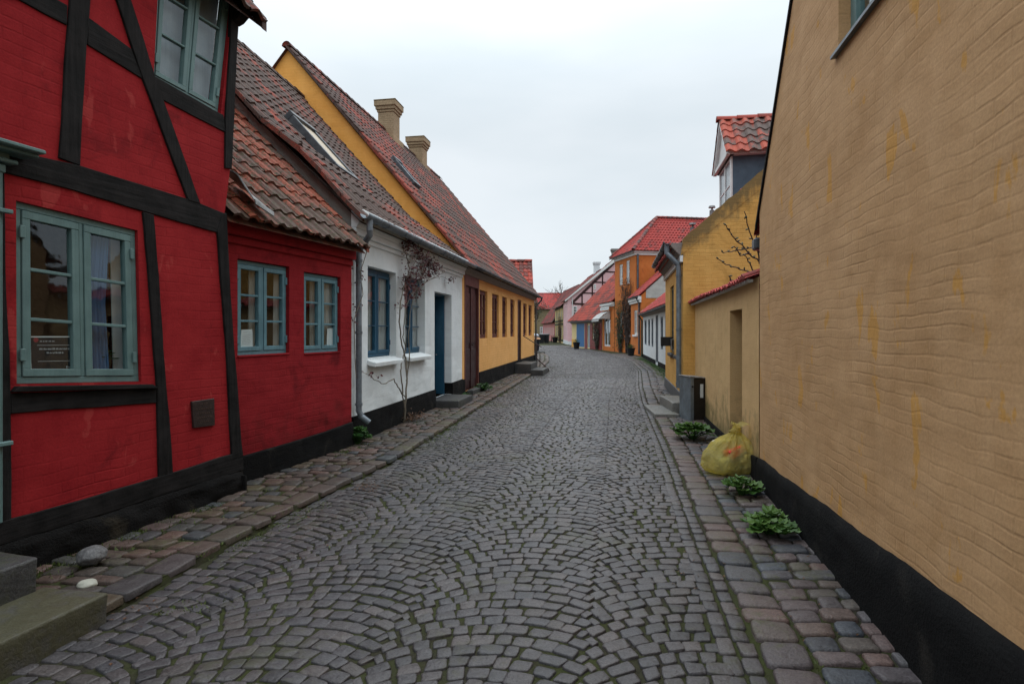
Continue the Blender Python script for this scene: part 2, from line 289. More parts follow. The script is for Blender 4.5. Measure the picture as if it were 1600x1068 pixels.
M['roofT'] = tiles('patchy dormer pantiles', (0.42, 0.085, 0.050), (0.30, 0.075, 0.055), (0.10, 0.085, 0.075), 0.50, (0.40, 0.20, 0.03), 0.12, 2.2)

# ------------------------------------------------------------------ mesh helpers
class MB:
    def __init__(s): s.v = []; s.f = []; s.r = []; s.fn = None
    def add(s, vs, fs, r=0.5):
        b = len(s.v)
        s.v += [s.fn(*p) if s.fn else tuple(p) for p in vs]
        for f in fs: s.f.append(tuple(b + i for i in f)); s.r.append(r)
    def hexa(s, p, r=0.5):     # p: 8 points, bottom ring then top ring
        s.add(p, [(0,3,2,1),(4,5,6,7),(0,1,5,4),(1,2,6,5),(2,3,7,6),(3,0,4,7)], r)
    def box(s, x0, x1, y0, y1, z0, z1, r=0.5):
        s.hexa([(x0,y0,z0),(x1,y0,z0),(x1,y1,z0),(x0,y1,z0),(x0,y0,z1),(x1,y0,z1),(x1,y1,z1),(x0,y1,z1)], r)
    def prism(s, poly, d0, d1, pl='xz', r=0.5):
        mp_ = {'xz': lambda a,b,d:(a,d,b), 'yz': lambda a,b,d:(d,a,b), 'xy': lambda a,b,d:(a,b,d)}[pl]
        n = len(poly); vs = [mp_(a,b,d0) for a,b in poly] + [mp_(a,b,d1) for a,b in poly]
        s.add(vs, [tuple(range(n)), tuple(range(2*n-1, n-1, -1))] + [(i,(i+1)%n,n+(i+1)%n,n+i) for i in range(n)], r)
    def wall(s, outer, holes, d=0.0, rev=0.12, pl='xz'):
        mp_ = {'xz': lambda a,b,dd:(a,dd,b), 'yz': lambda a,b,dd:(dd,a,b)}[pl]
        loops = [outer] + holes; pts = [p for l in loops for p in l]
        tri = tessellate_polygon([[Vector((a,b,0)) for a,b in l] for l in loops])
        s.add([mp_(a,b,d) for a,b in pts], tri)
        for l in holes:
            n = len(l)
            for i in range(n):
                p, q = l[i], l[(i+1)%n]
                s.add([mp_(*p,d), mp_(*q,d), mp_(*q,d+rev), mp_(*p,d+rev)], [(0,1,2,3)])
    def tube(s, pts, rad, n=6, cap=True, r=0.5):
        pts = [Vector(p) for p in pts]; b = len(s.v); k = len(pts); vs = []; prev = None
        for i, p in enumerate(pts):
            t = (pts[min(k-1,i+1)] - pts[max(0,i-1)])
            if t.length < 1e-9: t = Vector((0,0,1))
            t.normalize(); a = Vector((0,0,1)) if abs(t.z) < 0.9 else Vector((1,0,0))
            if prev is not None: a = prev
            x = (a - t * a.dot(t))
            if x.length < 1e-6: x = t.orthogonal()
            x.normalize(); prev = x; y = t.cross(x); rr = rad[i] if isinstance(rad, (list, tuple)) else rad
            for j in range(n):
                an = 2*math.pi*j/n; vs.append(tuple(p + x*math.cos(an)*rr + y*math.sin(an)*rr))
        fs = [(i*n+j, i*n+(j+1)%n, (i+1)*n+(j+1)%n, (i+1)*n+j) for i in range(k-1) for j in range(n)]
        if cap: fs += [tuple(range(n-1,-1,-1)), tuple((k-1)*n+j for j in range(n))]
        s.add(vs, fs, r)
    def leaf(s, c, d, up, L, W, r):       # a folded leaf
        d = d.normalized(); side = d.cross(up)
        if side.length < 1e-4: side = d.orthogonal()
        side.normalize(); nn = side.cross(d)
        s.add([c, c+d*L*.45+side*W*.5+nn*W*.12, c+d*L, c+d*L*.45-side*W*.5+nn*W*.12, c+d*L*.5-nn*W*.05], [(0,1,4),(1,2,4),(2,3,4),(3,0,4)], r)
    def build(s, name, mat, parent=None, smooth=False, bevel=0.0, norm=True, seg=1):
        me = bpy.data.meshes.new(name); me.from_pydata(s.v, [], s.f); me.materials.append(M[mat] if isinstance(mat, str) else mat)
        at = me.attributes.new('rnd', 'FLOAT', 'FACE'); at.data.foreach_set('value', s.r)
        if norm and len(s.f) < 60000:
            bm = bmesh.new(); bm.from_mesh(me); bmesh.ops.recalc_face_normals(bm, faces=bm.faces); bm.to_mesh(me); bm.free()
        if smooth: me.polygons.foreach_set('use_smooth', [True]*len(me.polygons))
        me.update()
        o = bpy.data.objects.new(name, me); COL.objects.link(o)
        if parent: o.parent = parent
        if bevel:
            m = o.modifiers.new('bevel', 'BEVEL'); m.width = bevel; m.segments = seg; m.limit_method = 'ANGLE'; m.angle_limit = math.radians(40)
        return o

def tag(o, label=None, cat=None, group=None, kind=None):
    if label: o['label'] = label
    if cat: o['category'] = cat
    if group: o['group'] = group
    if kind: o['kind'] = kind
    return o
def empty(name, loc, rz, label, cat, group=None):
    o = bpy.data.objects.new(name, None); COL.objects.link(o); o.location = loc; o.rotation_euler = (0, 0, rz); o.empty_display_size = 0.3
    return tag(o, label, cat, group)
def G(px, py):
    t = HC * F / (py - HY); return Vector(((px - 800) / F * t, t, 0))
def W(px, py, Y): return Vector(((px - 800) / F * Y, Y, HC + (HY - py) / F * Y))

class House:
    """local frame: x along the street front from P0 to P1, y into the house, z up"""
    def __init__(s, P0, P1, name, label, cat='house', group=None):
        s.O = Vector(P0); d = Vector(P1) - s.O; s.L = d.length; s.u = d.normalized(); s.v = Vector((-s.u.y, s.u.x))
        s.e = empty(name, (s.O.x, s.O.y, 0), math.atan2(s.u.y, s.u.x), label, cat, group)
    def w(s, x, y, z=0): p = s.O + s.u*x + s.v*y; return Vector((p.x, p.y, z))
    def px(s, px, py, y=0.0):
        k = Vector(((px-800)/F, 1.0)); t = (s.O.dot(s.v) + y) / k.dot(s.v); p = k*t - s.O
        return (p.dot(s.u), HC + t*(HY-py)/F)
    def X(s, px, y=0.0): return s.px(px, HY, y)[0]

def tile_field(mb, O, A, S, lenA, lenS, tw=0.22, tl=0.32, hi=0.045, step=0.028, jit=1.0, simple=False):
    O = Vector(O); A = Vector(A).normalized(); S = Vector(S).normalized(); N = A.cross(S)
    if N.z < 0: N = -N
    nc = max(1, round(lenA/tw)); nr = max(1, round(lenS/tl)); tw = lenA/nc; tl = lenS/nr
    prof = [(0.0, 0.15), (0.16, 0.80), (0.32, 1.0), (0.50, 0.62), (0.70, 0.08), (0.88, -0.02), (1.0, 0.15)] if not simple else [(0.0, 0.1), (0.3, 1.0), (0.65, 0.1), (1.0, 0.1)]
    def P(a, s_, h):
        sag = 0.03*noise.noise(Vector((a*0.35, s_*0.35, O.x+O.y)))*jit
        return tuple(O + A*a + S*s_ + N*(h + sag))
    for j in range(nr):
        for i in range(nc):
            dz = R.uniform(-0.006, 0.008)*jit; ds = R.uniform(-0.012, 0.012)*jit; r = R.random()
            vs = []
            for t, h in prof:
                a = (i + t)*tw; hh = h*hi
                vs += [P(a, j*tl - 0.015 + ds, hh + step + dz), P(a, (j+1)*tl + 0.03, hh + dz*0.3), P(a, j*tl - 0.015 + ds, hh + dz - 0.004)]
            fs = []
            for k in range(len(prof)-1):
                b = 3*k; fs += [(b, b+3, b+4, b+1), (b+2, b+5, b+3, b)]
            mb.add(vs, fs, r)

def ridge_row(mb, a, b, rad=0.11, seg=0.38):
    a = Vector(a); b = Vector(b); n = max(1, int((b-a).length/seg)); d = (b-a)/n; u = d.normalized()
    side = u.cross(Vector((0,0,1))).normalized(); up = side.cross(u)
    for i in range(n):
        r = R.random(); vs = []
        for k, (q, rr) in enumerate(((0.0, rad*1.12), (1.04, rad*0.97))):
            c = a + d*(i+q) + up*R.uniform(-.006,.006)
            for j in range(7):
                an = math.pi*j/6; vs.append(tuple(c + side*math.cos(an)*rr + up*(math.sin(an)*rr - 0.02)))
        mb.add(vs, [(j, j+1, 8+j, 7+j) for j in range(6)] + [tuple(range(7))], r)

def verge_row(mb, a, b, w_, h_=0.09, seg=0.33):   # lapped verge tiles running up a gable edge
    a = Vector(a); b = Vector(b); n = max(1, int((b-a).length/seg)); d = (b-a)/n; w_ = Vector(w_); up = Vector((0,0,1))
    for i in range(n):
        r = R.random(); p = a + d*i; q = a + d*(i+1.06); j = R.uniform(-.006,.006)
        lo, hi_ = 0.035+j, 0.015+j
        mb.hexa([p-w_-up*h_, p+w_-up*h_, q+w_-up*h_, q-w_-up*h_, p-w_+up*lo, p+w_+up*lo, q+w_+up*hi_, q-w_+up*hi_], r)

def gable_roof(H, x0, x1, ye, ze, yr, zr, depth, mat, tw=0.22, tl=0.32, hi=0.045, simple=False, ridge=True, verge0=True, verge1=True, name='roof', back=True, kick=None, vh=.05):
    """street-side slope as lapped pantiles, plain back slope, ridge tiles"""
    mb = MB(); prof_ = [(ye, ze)] + ([kick] if kick else []) + [(yr, zr)]
    for (ya, za), (yb_, zb_) in zip(prof_, prof_[1:]):
        S = Vector((0, yb_-ya, zb_-za)); tile_field(mb, (x0, ya, za+0.02), (1,0,0), S, x1-x0, S.length, tw, tl, hi, simple=simple)
        mb.add([(x0, ya+.03, za-0.04), (x1, ya+.03, za-0.04), (x1, yb_, zb_-0.04), (x0, yb_, zb_-0.04)], [(0,1,2,3)], 0.5)
    yb = 2*yr - ye
    if back: mb.add([(x0, yr, zr), (x1, yr, zr), (x1, yb, ze), (x0, yb, ze)], [(0,1,2,3)], 0.5)
    o = mb.build(name, mat, H.e, smooth=False, norm=False)
    if ridge:
        rb = MB(); ridge_row(rb, (x0-.02, yr, zr+.04), (x1+.02, yr, zr+.04)); rb.build('ridge', mat, o, smooth=True, norm=False)
    for fl, x in ((verge0, x0), (verge1, x1)):
        if fl:
            vb = MB()
            for (ya, za), (yb_, zb_) in zip(prof_, prof_[1:]): verge_row(vb, (x, ya, za+.03), (x, yb_, zb_+.03), (0.03,0,0), vh)
            vb.build('verge', mat, o)
            if back: pass
    return o

def shell(H, x0, x1, depth, ze, yr, zr, holes, mat, rev=0.14, y0=0.0, gmat=None, zb=-0.3, g0=True, g1=True, kick=None, gz=None):
    """street front with openings, two gables and the rear wall, all one masonry mesh"""
    mb = MB(); mb.wall([(x0,zb),(x1,zb),(x1,ze),(x0,ze)], holes, y0, rev)
    g = [(y0,zb),(depth,zb),(depth,ze),(yr,zr-0.05)] + ([(kick[0], kick[1]-.05)] if kick else []) + [(y0,gz or ze)]
    for fl, x in ((g0, x0),(g1, x1)):
        if fl:
            gb = MB() if gmat else mb; gb.wall(g, [], x, 0, 'yz')
            if gmat: gb.build('gable', gmat, H.e, norm=False)
    rb = MB() if gmat else mb; rb.wall([(x0,zb),(x1,zb),(x1,ze),(x0,ze)], [], depth, 0)
    if gmat: rb.build('rear_wall', mat, H.e, norm=False)
    return mb.build('wall', mat, H.e, norm=False)

def rect(x0, x1, z0, z1): return [(x0,z0),(x1,z0),(x1,z1),(x0,z1)]

def window(H, q, y, cols, rows, mat, fw=0.045, sw=0.042, bw=0.020, curtain=None, hinges=False, leaves=None, panes=True, name='window', cpos=None, back=True):
    """q = corners BL,BR,TR,TL on the wall, y = how deep the frame face sits"""
    if len(q) == 4 and not isinstance(q[0], (tuple, list)): q = rect(*q)
    BL, BR, TR, TL = [Vector(a) for a in q]; ww = ((BR-BL).length + (TR-TL).length)/2; hh = ((TL-BL).length + (TR-BR).length)/2
    def pt(a, b, d):
        a /= ww; b /= hh; p = (BL*(1-a) + BR*a)*(1-b) + (TL*(1-a) + TR*a)*b; return (p.x, y + d, p.y)
    def bar(mb, a0, a1, b0, b1, d0, d1):
        mb.hexa([pt(a0,b0,d0),pt(a1,b0,d0),pt(a1,b0,d1),pt(a0,b0,d1),pt(a0,b1,d0),pt(a1,b1,d0),pt(a1,b1,d1),pt(a0,b1,d1)])
    mb = MB(); bar(mb,0,ww,0,fw,0,.07); bar(mb,0,ww,hh-fw,hh,0,.07); bar(mb,0,fw,fw,hh-fw,0.001,.069); bar(mb,ww-fw,ww,fw,hh-fw,0.001,.069)
    n = leaves or cols; cw = (ww-2*fw)/n
    for i in range(1, n): bar(mb, fw+cw*i-fw*.35, fw+cw*i+fw*.35, fw, hh-fw, 0.0, .066)
    wo = mb.build(name, mat, H.e, bevel=0.004)
    for i in range(n):
        a0 = fw+cw*i+(fw*.35 if i else 0)+.003; a1 = fw+cw*(i+1)-(fw*.35 if i < n-1 else 0)-.003; b0 = fw+.003; b1 = hh-fw-.003
        sb = MB(); bar(sb,a0,a1,b0,b0+sw,-.008,.045); bar(sb,a0,a1,b1-sw,b1,-.008,.045); bar(sb,a0,a0+sw,b0+sw,b1-sw,-.007,.044); bar(sb,a1-sw,a1,b0+sw,b1-sw,-.007,.044)
        for k in range(1, rows):
            z = b0+sw+(b1-b0-2*sw)*k/rows; bar(sb,a0+sw,a1-sw,z-bw/2,z+bw/2,-.002,.036)
        vc = cols//n
        for k in range(1, vc):
            a = a0+sw+(a1-a0-2*sw)*k/vc; bar(sb,a-bw/2,a+bw/2,b0+sw,b1-sw,0,.034)
        sb.build('sash', mat, wo, bevel=0.003)
        pb = MB(); pb.add([pt(a0+sw,b0+sw,.02),pt(a1-sw,b0+sw,.02),pt(a1-sw,b1-sw,.02),pt(a0+sw,b1-sw,.02)], [(0,1,2,3)]); pb.build('pane', 'glass', wo, norm=False)
        if hinges:
            for z in (b0+hh*.12, b1-hh*.12):
                hb = MB()
                if i == 0: bar(hb, a0-.020, a0+.012, z-.040, z+.040, -.02, -.006)
                else: bar(hb, a1-.012, a1+.020, z-.040, z+.040, -.02, -.006)
                hb.build('hinge', mat, wo, bevel=0.003)
    if curtain:
        for ci, (c0, c1) in enumerate(cpos or [(0.0, 0.42), (0.58, 1.0)]):
            cb = MB(); k = max(8, int((c1-c0)*ww/0.012)); vs = []
            for i in range(k+1):
                a = (c0+(c1-c0)*i/k)*ww; d = 0.075 + 0.016*math.sin(i*0.95+ci) + 0.012*math.sin(i*2.3)
                vs += [pt(a,-0.05,d*1.05), pt(a, hh*.5, d), pt(a,hh+.05,d*.95)]
            cb.add(vs, [f for i in range(k) for f in ((3*i,3*i+3,3*i+4,3*i+1),(3*i+1,3*i+4,3*i+5,3*i+2))]); cb.build('curtain', curtain, wo, smooth=True, norm=False)
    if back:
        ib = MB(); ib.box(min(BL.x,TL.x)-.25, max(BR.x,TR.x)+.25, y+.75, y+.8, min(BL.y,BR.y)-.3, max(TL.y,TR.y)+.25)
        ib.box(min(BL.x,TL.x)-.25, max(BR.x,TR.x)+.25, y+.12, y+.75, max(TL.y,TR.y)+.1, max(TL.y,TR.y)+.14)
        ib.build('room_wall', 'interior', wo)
    return wo

def gutter(H, x0, x1, y, z, mat='zinc', r=0.065, name='gutter', d=0.0):
    mb = MB(); n = 8; k = max(2, int((x1-x0)/0.8)); vs = []
    for i in range(k+1):
        x = x0+(x1-x0)*i/k; zz = z + d*i/k + 0.004*math.sin(i*1.7)
        for j in range(n+1):
            an = math.pi + math.pi*j/n; vs.append((x, y+math.cos(an)*r, zz+math.sin(an)*r))
        for j in range(n+1):
            an = 2*math.pi - math.pi*j/n; vs.append((x, y+math.cos(an)*(r-.008), zz+math.sin(an)*(r-.008)+.004))
    m = 2*n+2
    mb.add(vs, [(i*m+j, i*m+(j+1)%m, (i+1)*m+(j+1)%m, (i+1)*m+j) for i in range(k) for j in range(m)] + [tuple(range(m)), tuple(k*m+j for j in range(m))])
    for i in range(1, int((x1-x0)/0.7)):   # joints and brackets
        x = x0+i*0.7; mb.tube([(x, y-math.cos(a)*(r+.006), z+d*(x-x0)/(x1-x0)-math.sin(a)*(r+.006)) for a in [math.pi*q/6 for q in range(7)]], 0.006, 4)
    return mb.build(name, mat, H.e, smooth=True)

def stepblock(name, label, pts, z0, z1, mat, cat='step', rough=0.012):
    """hewn block from a ground outline, subdivided and knocked about"""
    bm = bmesh.new(); b = [bm.verts.new((p[0], p[1], z0)) for p in pts]; t_ = [bm.verts.new((p[0], p[1], z1)) for p in pts]; n = len(pts)
    bm.faces.new(b[::-1]); bm.faces.new(t_)
    for i in range(n): bm.faces.new((b[i], b[(i+1)%n], t_[(i+1)%n], t_[i]))
    bmesh.ops.bevel(bm, geom=bm.edges[:], offset=0.015, segments=2, affect='EDGES', profile=0.6)
    bmesh.ops.triangulate(bm, faces=bm.faces[:]); bmesh.ops.subdivide_edges(bm, edges=[e for e in bm.edges if e.calc_length() > .12], cuts=3, use_grid_fill=True)
    bmesh.ops.triangulate(bm, faces=bm.faces[:])
    for v in bm.verts:
        nn = noise.noise_vector(v.co*5.0)*rough + noise.noise_vector(v.co*17.0)*rough*.4; v.co += nn
    me = bpy.data.meshes.new(name); bm.to_mesh(me); bm.free(); me.materials.append(M[mat]); me.polygons.foreach_set('use_smooth', [True]*len(me.polygons))
    at = me.attributes.new('rnd', 'FLOAT', 'FACE'); at.data.foreach_set('value', [0.5]*len(me.polygons))
    c = sum((Vector((p[0],p[1],0)) for p in pts), Vector())/n
    for v in me.vertices: v.co.x -= c.x; v.co.y -= c.y
    o = bpy.data.objects.new(name, me); COL.objects.link(o); o.location = c; return tag(o, label, cat)

# ------------------------------------------------------------------ the ground, the road and the pavements
def lerp_line(pts):
    def f(y):
        if y <= pts[0][1]: a, b = pts[0], pts[1]
        elif y >= pts[-1][1]: a, b = pts[-2], pts[-1]
        else:
            for i in range(len(pts)-1):
                if pts[i][1] <= y <= pts[i+1][1]: a, b = pts[i], pts[i+1]; break
        return a[0] + (b[0]-a[0])*(y-a[1])/(b[1]-a[1])
    return f
KLp = [(-3.1,-3.0),(-2.66,1.0),(-2.27,3.17),(-1.99,4.72),(-1.42,7.0),(-1.13,8.86),(-.72,11.56),(-.165,14.97),(.45,18.8),(1.25,24.0),(1.95,30),(2.3,36),(2.2,43),(1.5,52),(0.2,64),(-2.5,80),(-6,100)]
KRp = [(.35,-3.0),(1.19,2.62),(1.53,4.54),(2.15,7.77),(3.0,12.6),(3.72,16.2),(5.2,22.9),(6.3,30),(6.75,36),(6.75,42),(6.4,50),(5.9,58),(5.6,68),(5.6,80),(5.0,100)]
WLp = [(-4.9,-3.0),(-3.84,1.15),(-2.635,5.51),(-2.75,5.75),(-2.158,7.65),(-1.19,13.54),(1.25,27.2),(1.0,30),(.6,40),(-2,55),(-6,70),(-10,100)]
WRp = [(.75,-3.0),(2.577,5.92),(3.75,11.66),(4.37,16.2),(5.4,17.0),(7.9,34.3),(8.29,36.5),(8.4,40),(8.0,44.2),(7.6,48),(6.0,57),(6.5,68),(6.75,75),(6.6,87),(5.6,100)]
KL, KR, WL, WR = map(lerp_line, (KLp, KRp, WLp, WRp))

gm = MB(); gm.add([(-400,-200,-.06),(400,-200,-.06),(400,600,-.06),(-400,600,-.06)], [(0,1,2,3)]); tag(gm.build('ground', 'earth', norm=False), kind='structure')
def strip(name, fa, fb, z, mat, y0=-3.0, y1=100.0, step=1.0, za=None):
    mb = MB(); n = int((y1-y0)/step); vs = []
    for i in range(n+1):
        y = y0+(y1-y0)*i/n; vs += [(fa(y), y, z), (fb(y), y, z if za is None else za)]
    mb.add(vs, [(2*i,2*i+1,2*i+3,2*i+2) for i in range(n)]); return tag(mb.build(name, mat, norm=False), kind='structure')

def put_stone(mb, c, dx, dy, hx, hy, z, crown, detail=2, jit=0.08, r=None, tilt=0.0, cut=(.05,.15)):
    """one hewn stone: centre c, half sizes along unit vectors dx, dy"""
    r = R.random() if r is None else r
    q = []
    for sx, sy in ((-1,-1),(1,-1),(1,1),(-1,1)):
        q.append(c + dx*hx*sx*(1+R.uniform(-jit,jit)) + dy*hy*sy*(1+R.uniform(-jit,jit)))
    tx, ty = R.uniform(-tilt,tilt), R.uniform(-tilt,tilt)
    def zz(p): d = p-c; return d.dot(dx)*tx + d.dot(dy)*ty
    if detail == 0:
        vs = [(p.x,p.y,z-.03) for p in q]; inn = [c+(p-c)*.84 for p in q]; vs += [(p.x,p.y,z+crown*.5+zz(p)) for p in inn]
        mb.add(vs, [(0,1,5,4),(1,2,6,5),(2,3,7,6),(3,0,4,7),(4,5,6,7)], r); return
    ring = []
    for i in range(4):
        a, b, d = q[i], q[(i+1)%4], q[i-1]; k = R.uniform(*cut)
        ring += [a+(d-a)*k, a+(b-a)*k]
        if detail >= 2: ring.append((a+b)/2 + (a+b-2*c)*R.uniform(-.02,.035))
    n = len(ring); vs = [(p.x,p.y,z-.035) for p in ring]
    for sc_, h in ((.985, 0.0), (.945, .62), (.80, .92)):
        vs += [((c+(p-c)*sc_).x, (c+(p-c)*sc_).y, z+crown*h+zz(p)*sc_+R.uniform(-.0012,.0012)) for p in ring]
    vs.append((c.x, c.y, z+crown))
    fs = [(k*n+i, k*n+(i+1)%n, (k+1)*n+(i+1)%n, (k+1)*n+i) for k in range(3) for i in range(n)] + [(3*n+i, 3*n+(i+1)%n, 4*n) for i in range(n)]
    mb.add(vs, fs, r)

strip('road_bed', lambda y: KL(y)-.05, lambda y: KR(y)+.05, -.007, 'joint')
rd = MB(); Wc = 1.06; AH = math.radians(37); Rr = Wc/(2*math.sin(AH)); dR = 0.100; y = 1.3; nset = 0
EL, ER = 0.0, 0.21
for k in range(-1, 7):
    cshift = -.32 - k*Wc
    r_ = 0; off = R.uniform(0, dR)
    while True:
        s0 = 0.6 + off + r_*dR; r_ += 1
        if s0 > 66: break
        n = 10
        ph = R.uniform(-.22, .22)
        wts = [R.uniform(.72, 1.28) for _ in range(n)]; tot = sum(wts); acc = 0
        if r_ % 2: wts = [.5] + wts[1:] + [.5]; n = len(wts); tot = sum(wts)
        for i in range(n):
            f0 = acc/tot; acc += wts[i]; f1 = acc/tot
            th = (-AH + 2*AH*(f0+f1)/2); hw = (f1-f0)*AH*Rr
            px_ = Rr*math.sin(th); py_ = s0 + Rr*math.cos(th) - .6
            yy = py_
            if yy < 1.2 or yy > 64: continue
            cx = KR(yy) + cshift + px_
            cx += .030*noise.noise(Vector((cx*1.6, yy*1.6, 11))); yy += .040*noise.noise(Vector((cx*1.6, yy*1.6, 23)))
            if cx > KR(yy)-ER+.03 or cx < KL(yy)+.02: continue
            det = 2 if yy < 8 else (1 if yy < 19 else 0)
            slope = (KR(yy+.5)-KR(yy-.5))
            dx = Vector((math.cos(th), -math.sin(th), 0)) ; dy = Vector((math.sin(th)+slope*math.cos(th), math.cos(th), 0)).normalized()
            zc = 0.010*noise.noise(Vector((cx*.9, yy*.9, 0)))
            put_stone(rd, Vector((cx+R.uniform(-.007,.007), yy+R.uniform(-.008,.008), 0)), dx, dy, hw-.0060, dR*math.cos(th)/2-.0056, zc*.5+R.uniform(-.003,.003), .0055, det, .17, tilt=.06)
            nset += 1
def edge_rows(f, offs, wdt, ln, y0=1.2, y1=64, mb=None, z=0.0, crown=.01, jit=.09, det=None, gap=.008, tilt=.05):
    for o_, w_ in zip(offs, wdt):
        yy = y0
        while yy < y1:
            L = R.uniform(*ln); yc = yy+L/2; s_ = f(yc+.3)-f(yc-.3); dy = Vector((s_/.6, 1, 0)).normalized(); dx = Vector((dy.y, -dy.x, 0))
            d_ = det if det is not None else (2 if yc < 9 else (1 if yc < 22 else 0))
            put_stone(mb, Vector((f(yc)+o_+R.uniform(-.006,.006), yc, 0)), dx, dy, w_/2-gap, L/2-gap, z+R.uniform(-.004,.004), crown, d_, jit, tilt=tilt); yy += L
edge_rows(KR, (-.055, -.155), (.10, .10), (.12, .17), mb=rd)
tag(rd.build('road', 'sett', smooth=True, norm=False), kind='structure')

# pavement on the right: one row of larger stones by the road, then rough fieldstones to the walls
strip('pavement_bed', lambda y: KR(y)+.05, lambda y: WR(y)+.3, -.004, 'joint', za=-.002)
pr = MB()
edge_rows(KR, (.125,), (.235,), (.15, .27), y1=62, mb=pr, z=.006, crown=.016, jit=.11, gap=.007)
def fill(fa, fb, mb, z, crown, y0, y1, wr, lr, gap=.009, jit=.13, maxw=9):
    """rows across the strip, each row cut into stones of uneven width"""
    yy = y0
    while yy < y1:
        L = R.uniform(*lr); yc = yy+L/2; a = fa(yc); b = min(fb(yc), a+maxw); x = a; s_ = (fa(yc+.4)-fa(yc-.4))/.8; dy = Vector((s_,1,0)).normalized(); dx = Vector((1,-s_*.4,0)).normalized()
        while x < b-.05:
            w_ = R.uniform(*wr)
            if b-(x+w_) < wr[0]*.6: w_ = b-x
            yo = R.uniform(-.02,.02); det = 2 if yc < 9 else (1 if yc < 20 else 0)
            put_stone(mb, Vector((x+w_/2, yc+yo, 0)), dx, dy, w_/2-gap, L/2-gap, z+R.uniform(-.006,.006), crown, det, jit, tilt=.06); x += w_
        yy += L
fill(lambda y: KR(y)+.25, lambda y: WR(y)+.02, pr, .004, .018, 1.2, 17, (.13,.25), (.11,.155))
fill(lambda y: KR(y)+.25, lambda y: WR(y)+.02, pr, .004, .012, 17, 40, (.16,.28), (.14,.2), maxw=.9)
tag(pr.build('pavement', 'cobble', smooth=True, norm=False), kind='structure')
# pavement on the left, a step higher than the road
zl = 0.055
strip('pavement_base', lambda y: WL(y)-.3, lambda y: KL(y)-.02, zl-.011, 'joint')
kb = MB(); n = 120; vs = []
for i in range(n+1):
    y = -3+103*i/n; vs += [(KL(y)-.02, y, zl-.016), (KL(y)+.0, y, -.02)]
kb.add(vs, [(2*i,2*i+1,2*i+3,2*i+2) for i in range(n)]); tag(kb.build('kerb_face', 'joint', norm=False), kind='structure')
pl_ = MB()
edge_rows(KL, (-.105,), (.215,), (.20, .36), y0=3.0, y1=60, mb=pl_, z=zl, crown=.012, jit=.10, gap=.008)
fill(lambda y: WL(y)-.02, lambda y: KL(y)-.225, pl_, zl-.004, .016, 3.0, 27, (.13,.25), (.12,.18), gap=.013, jit=.16)
fill(lambda y: KL(y)-1.0, lambda y: KL(y)-.235, pl_, zl-.004, .012, 27, 50, (.2,.32), (.16,.24))
tag(pl_.build('pavement', 'cobble_l', smooth=True, norm=False), kind='structure')
print('setts', nset)

# ================================================================== LEFT SIDE
# ---- half-timbered red house nearest the camera
A = House((-4.15+.275*.9, .9), (-2.635, 5.51), 'half_timbered_house', 'tall red half-timbered house with black timbers, nearest the camera on the left', 'house')
def aq(pts, y=0.0): return [A.px(a, b, y) for a, b in pts]
winL = aq([(26,600),(221,596),(215,360),(25,313)])
winU = aq([(240,121),(345,178),(366,-17),(251,-96)])
doorA = rect(-.25, A.X(-6), .42, A.px(0,268)[1]-.02)
EA = 4.98
cr_ = aq([(378,770),(376,700),(359,460),(351,333),(359.5,264),(370,37),(376,-25)])
wb = MB(); wb.wall([(-.6,.18)]+[(cr_[0][0],.18)]+cr_[1:]+[(cr_[-1][0],EA),(-.6,EA)], [winL, winU, doorA], 0, .10)
wb.wall([(.32,-.2),(5,-.2),(5,EA),(2.5,EA+2.6),(.32,EA)], [], A.L, 0, 'yz'); wb.wall([(0,-.2),(5,-.2),(5,EA),(2.5,EA+3.0),(0,EA)], [], -.6, 0, 'yz'); wb.wall([(-.6,-.2),(A.L,-.2),(A.L,EA),(-.6,EA)], [], 5, 0)
wb.build('wall', 'red', A.e, norm=False)
def timber(name, pts, mat='tarred', d=0.014, sub=True):
    """hand-hewn timber: outline with slightly wavering edges, standing a little out of the infill"""
    q = aq(pts); out_ = []
    for i in range(len(q)):
        a, b = Vector(q[i]), Vector(q[(i+1)%len(q)]); k = max(1, int((b-a).length/.12)); nn = Vector((-(b-a).y, (b-a).x)); nn = nn.normalized() if nn.length else nn
        for j in range(k):
            p = a+(b-a)*j/k; f = 0.0 if j == 0 else .007*noise.noise(Vector((p.x*3.1, p.y*3.1, 4.2)))+.003*noise.noise(Vector((p.x*13, p.y*13, 1)))
            out_.append(tuple(p+nn*f))
    mb = MB(); mb.prism(out_, -d, .02); return mb.build(name, mat, A.e, bevel=.004)
timber('floor_beam', [(-70,190),(0,228),(39,240),(120,258),(292,311),(348,333),(352,372),(337,363),(221,330),(112,297),(9,271),(-70,250)], 'tarred_h', .016)
timber('wall_beam', [(-60,-62),(34,-40),(88,0),(104,9),(103,40),(28,0),(-60,-20)], 'tarred_h', .012)
timber('wall_beam', [(136,27),(204,77),(222,124),(180,98),(135,70)], 'tarred_h', .012)
timber('wall_beam', [(240,119),(348,180),(351,207),(244,152)], 'tarred_h', .012)
timber('post', [(112,-150),(107,0),(101,75),(90,247),(123,259),(133,71),(139,0),(150,-150)], 'tarred', .018)
timber('brace', [(160,-60),(180,0),(221,124),(292,313),(311,319),(240,120),(202,0),(184,-60)], 'tarred', .020)
timber('corner_post', [(366,-60),(361,0),(350,187),(350,263),(360,264),(371,37),(376,0),(384,-60)], 'tarred', .019)
timber('post', [(4,268),(6,420),(14,615),(15,850),(1,850),(-3,500),(-6,268)], 'tarred', .018)
timber('sill_beam', [(15,614),(243,606),(243,629),(15,646)], 'tarred_h', .013)
timber('post', [(221,331),(232,460),(243,608),(246,745),(268,739),(266,700),(253,545),(246,430),(238,336)], 'tarred', .019)
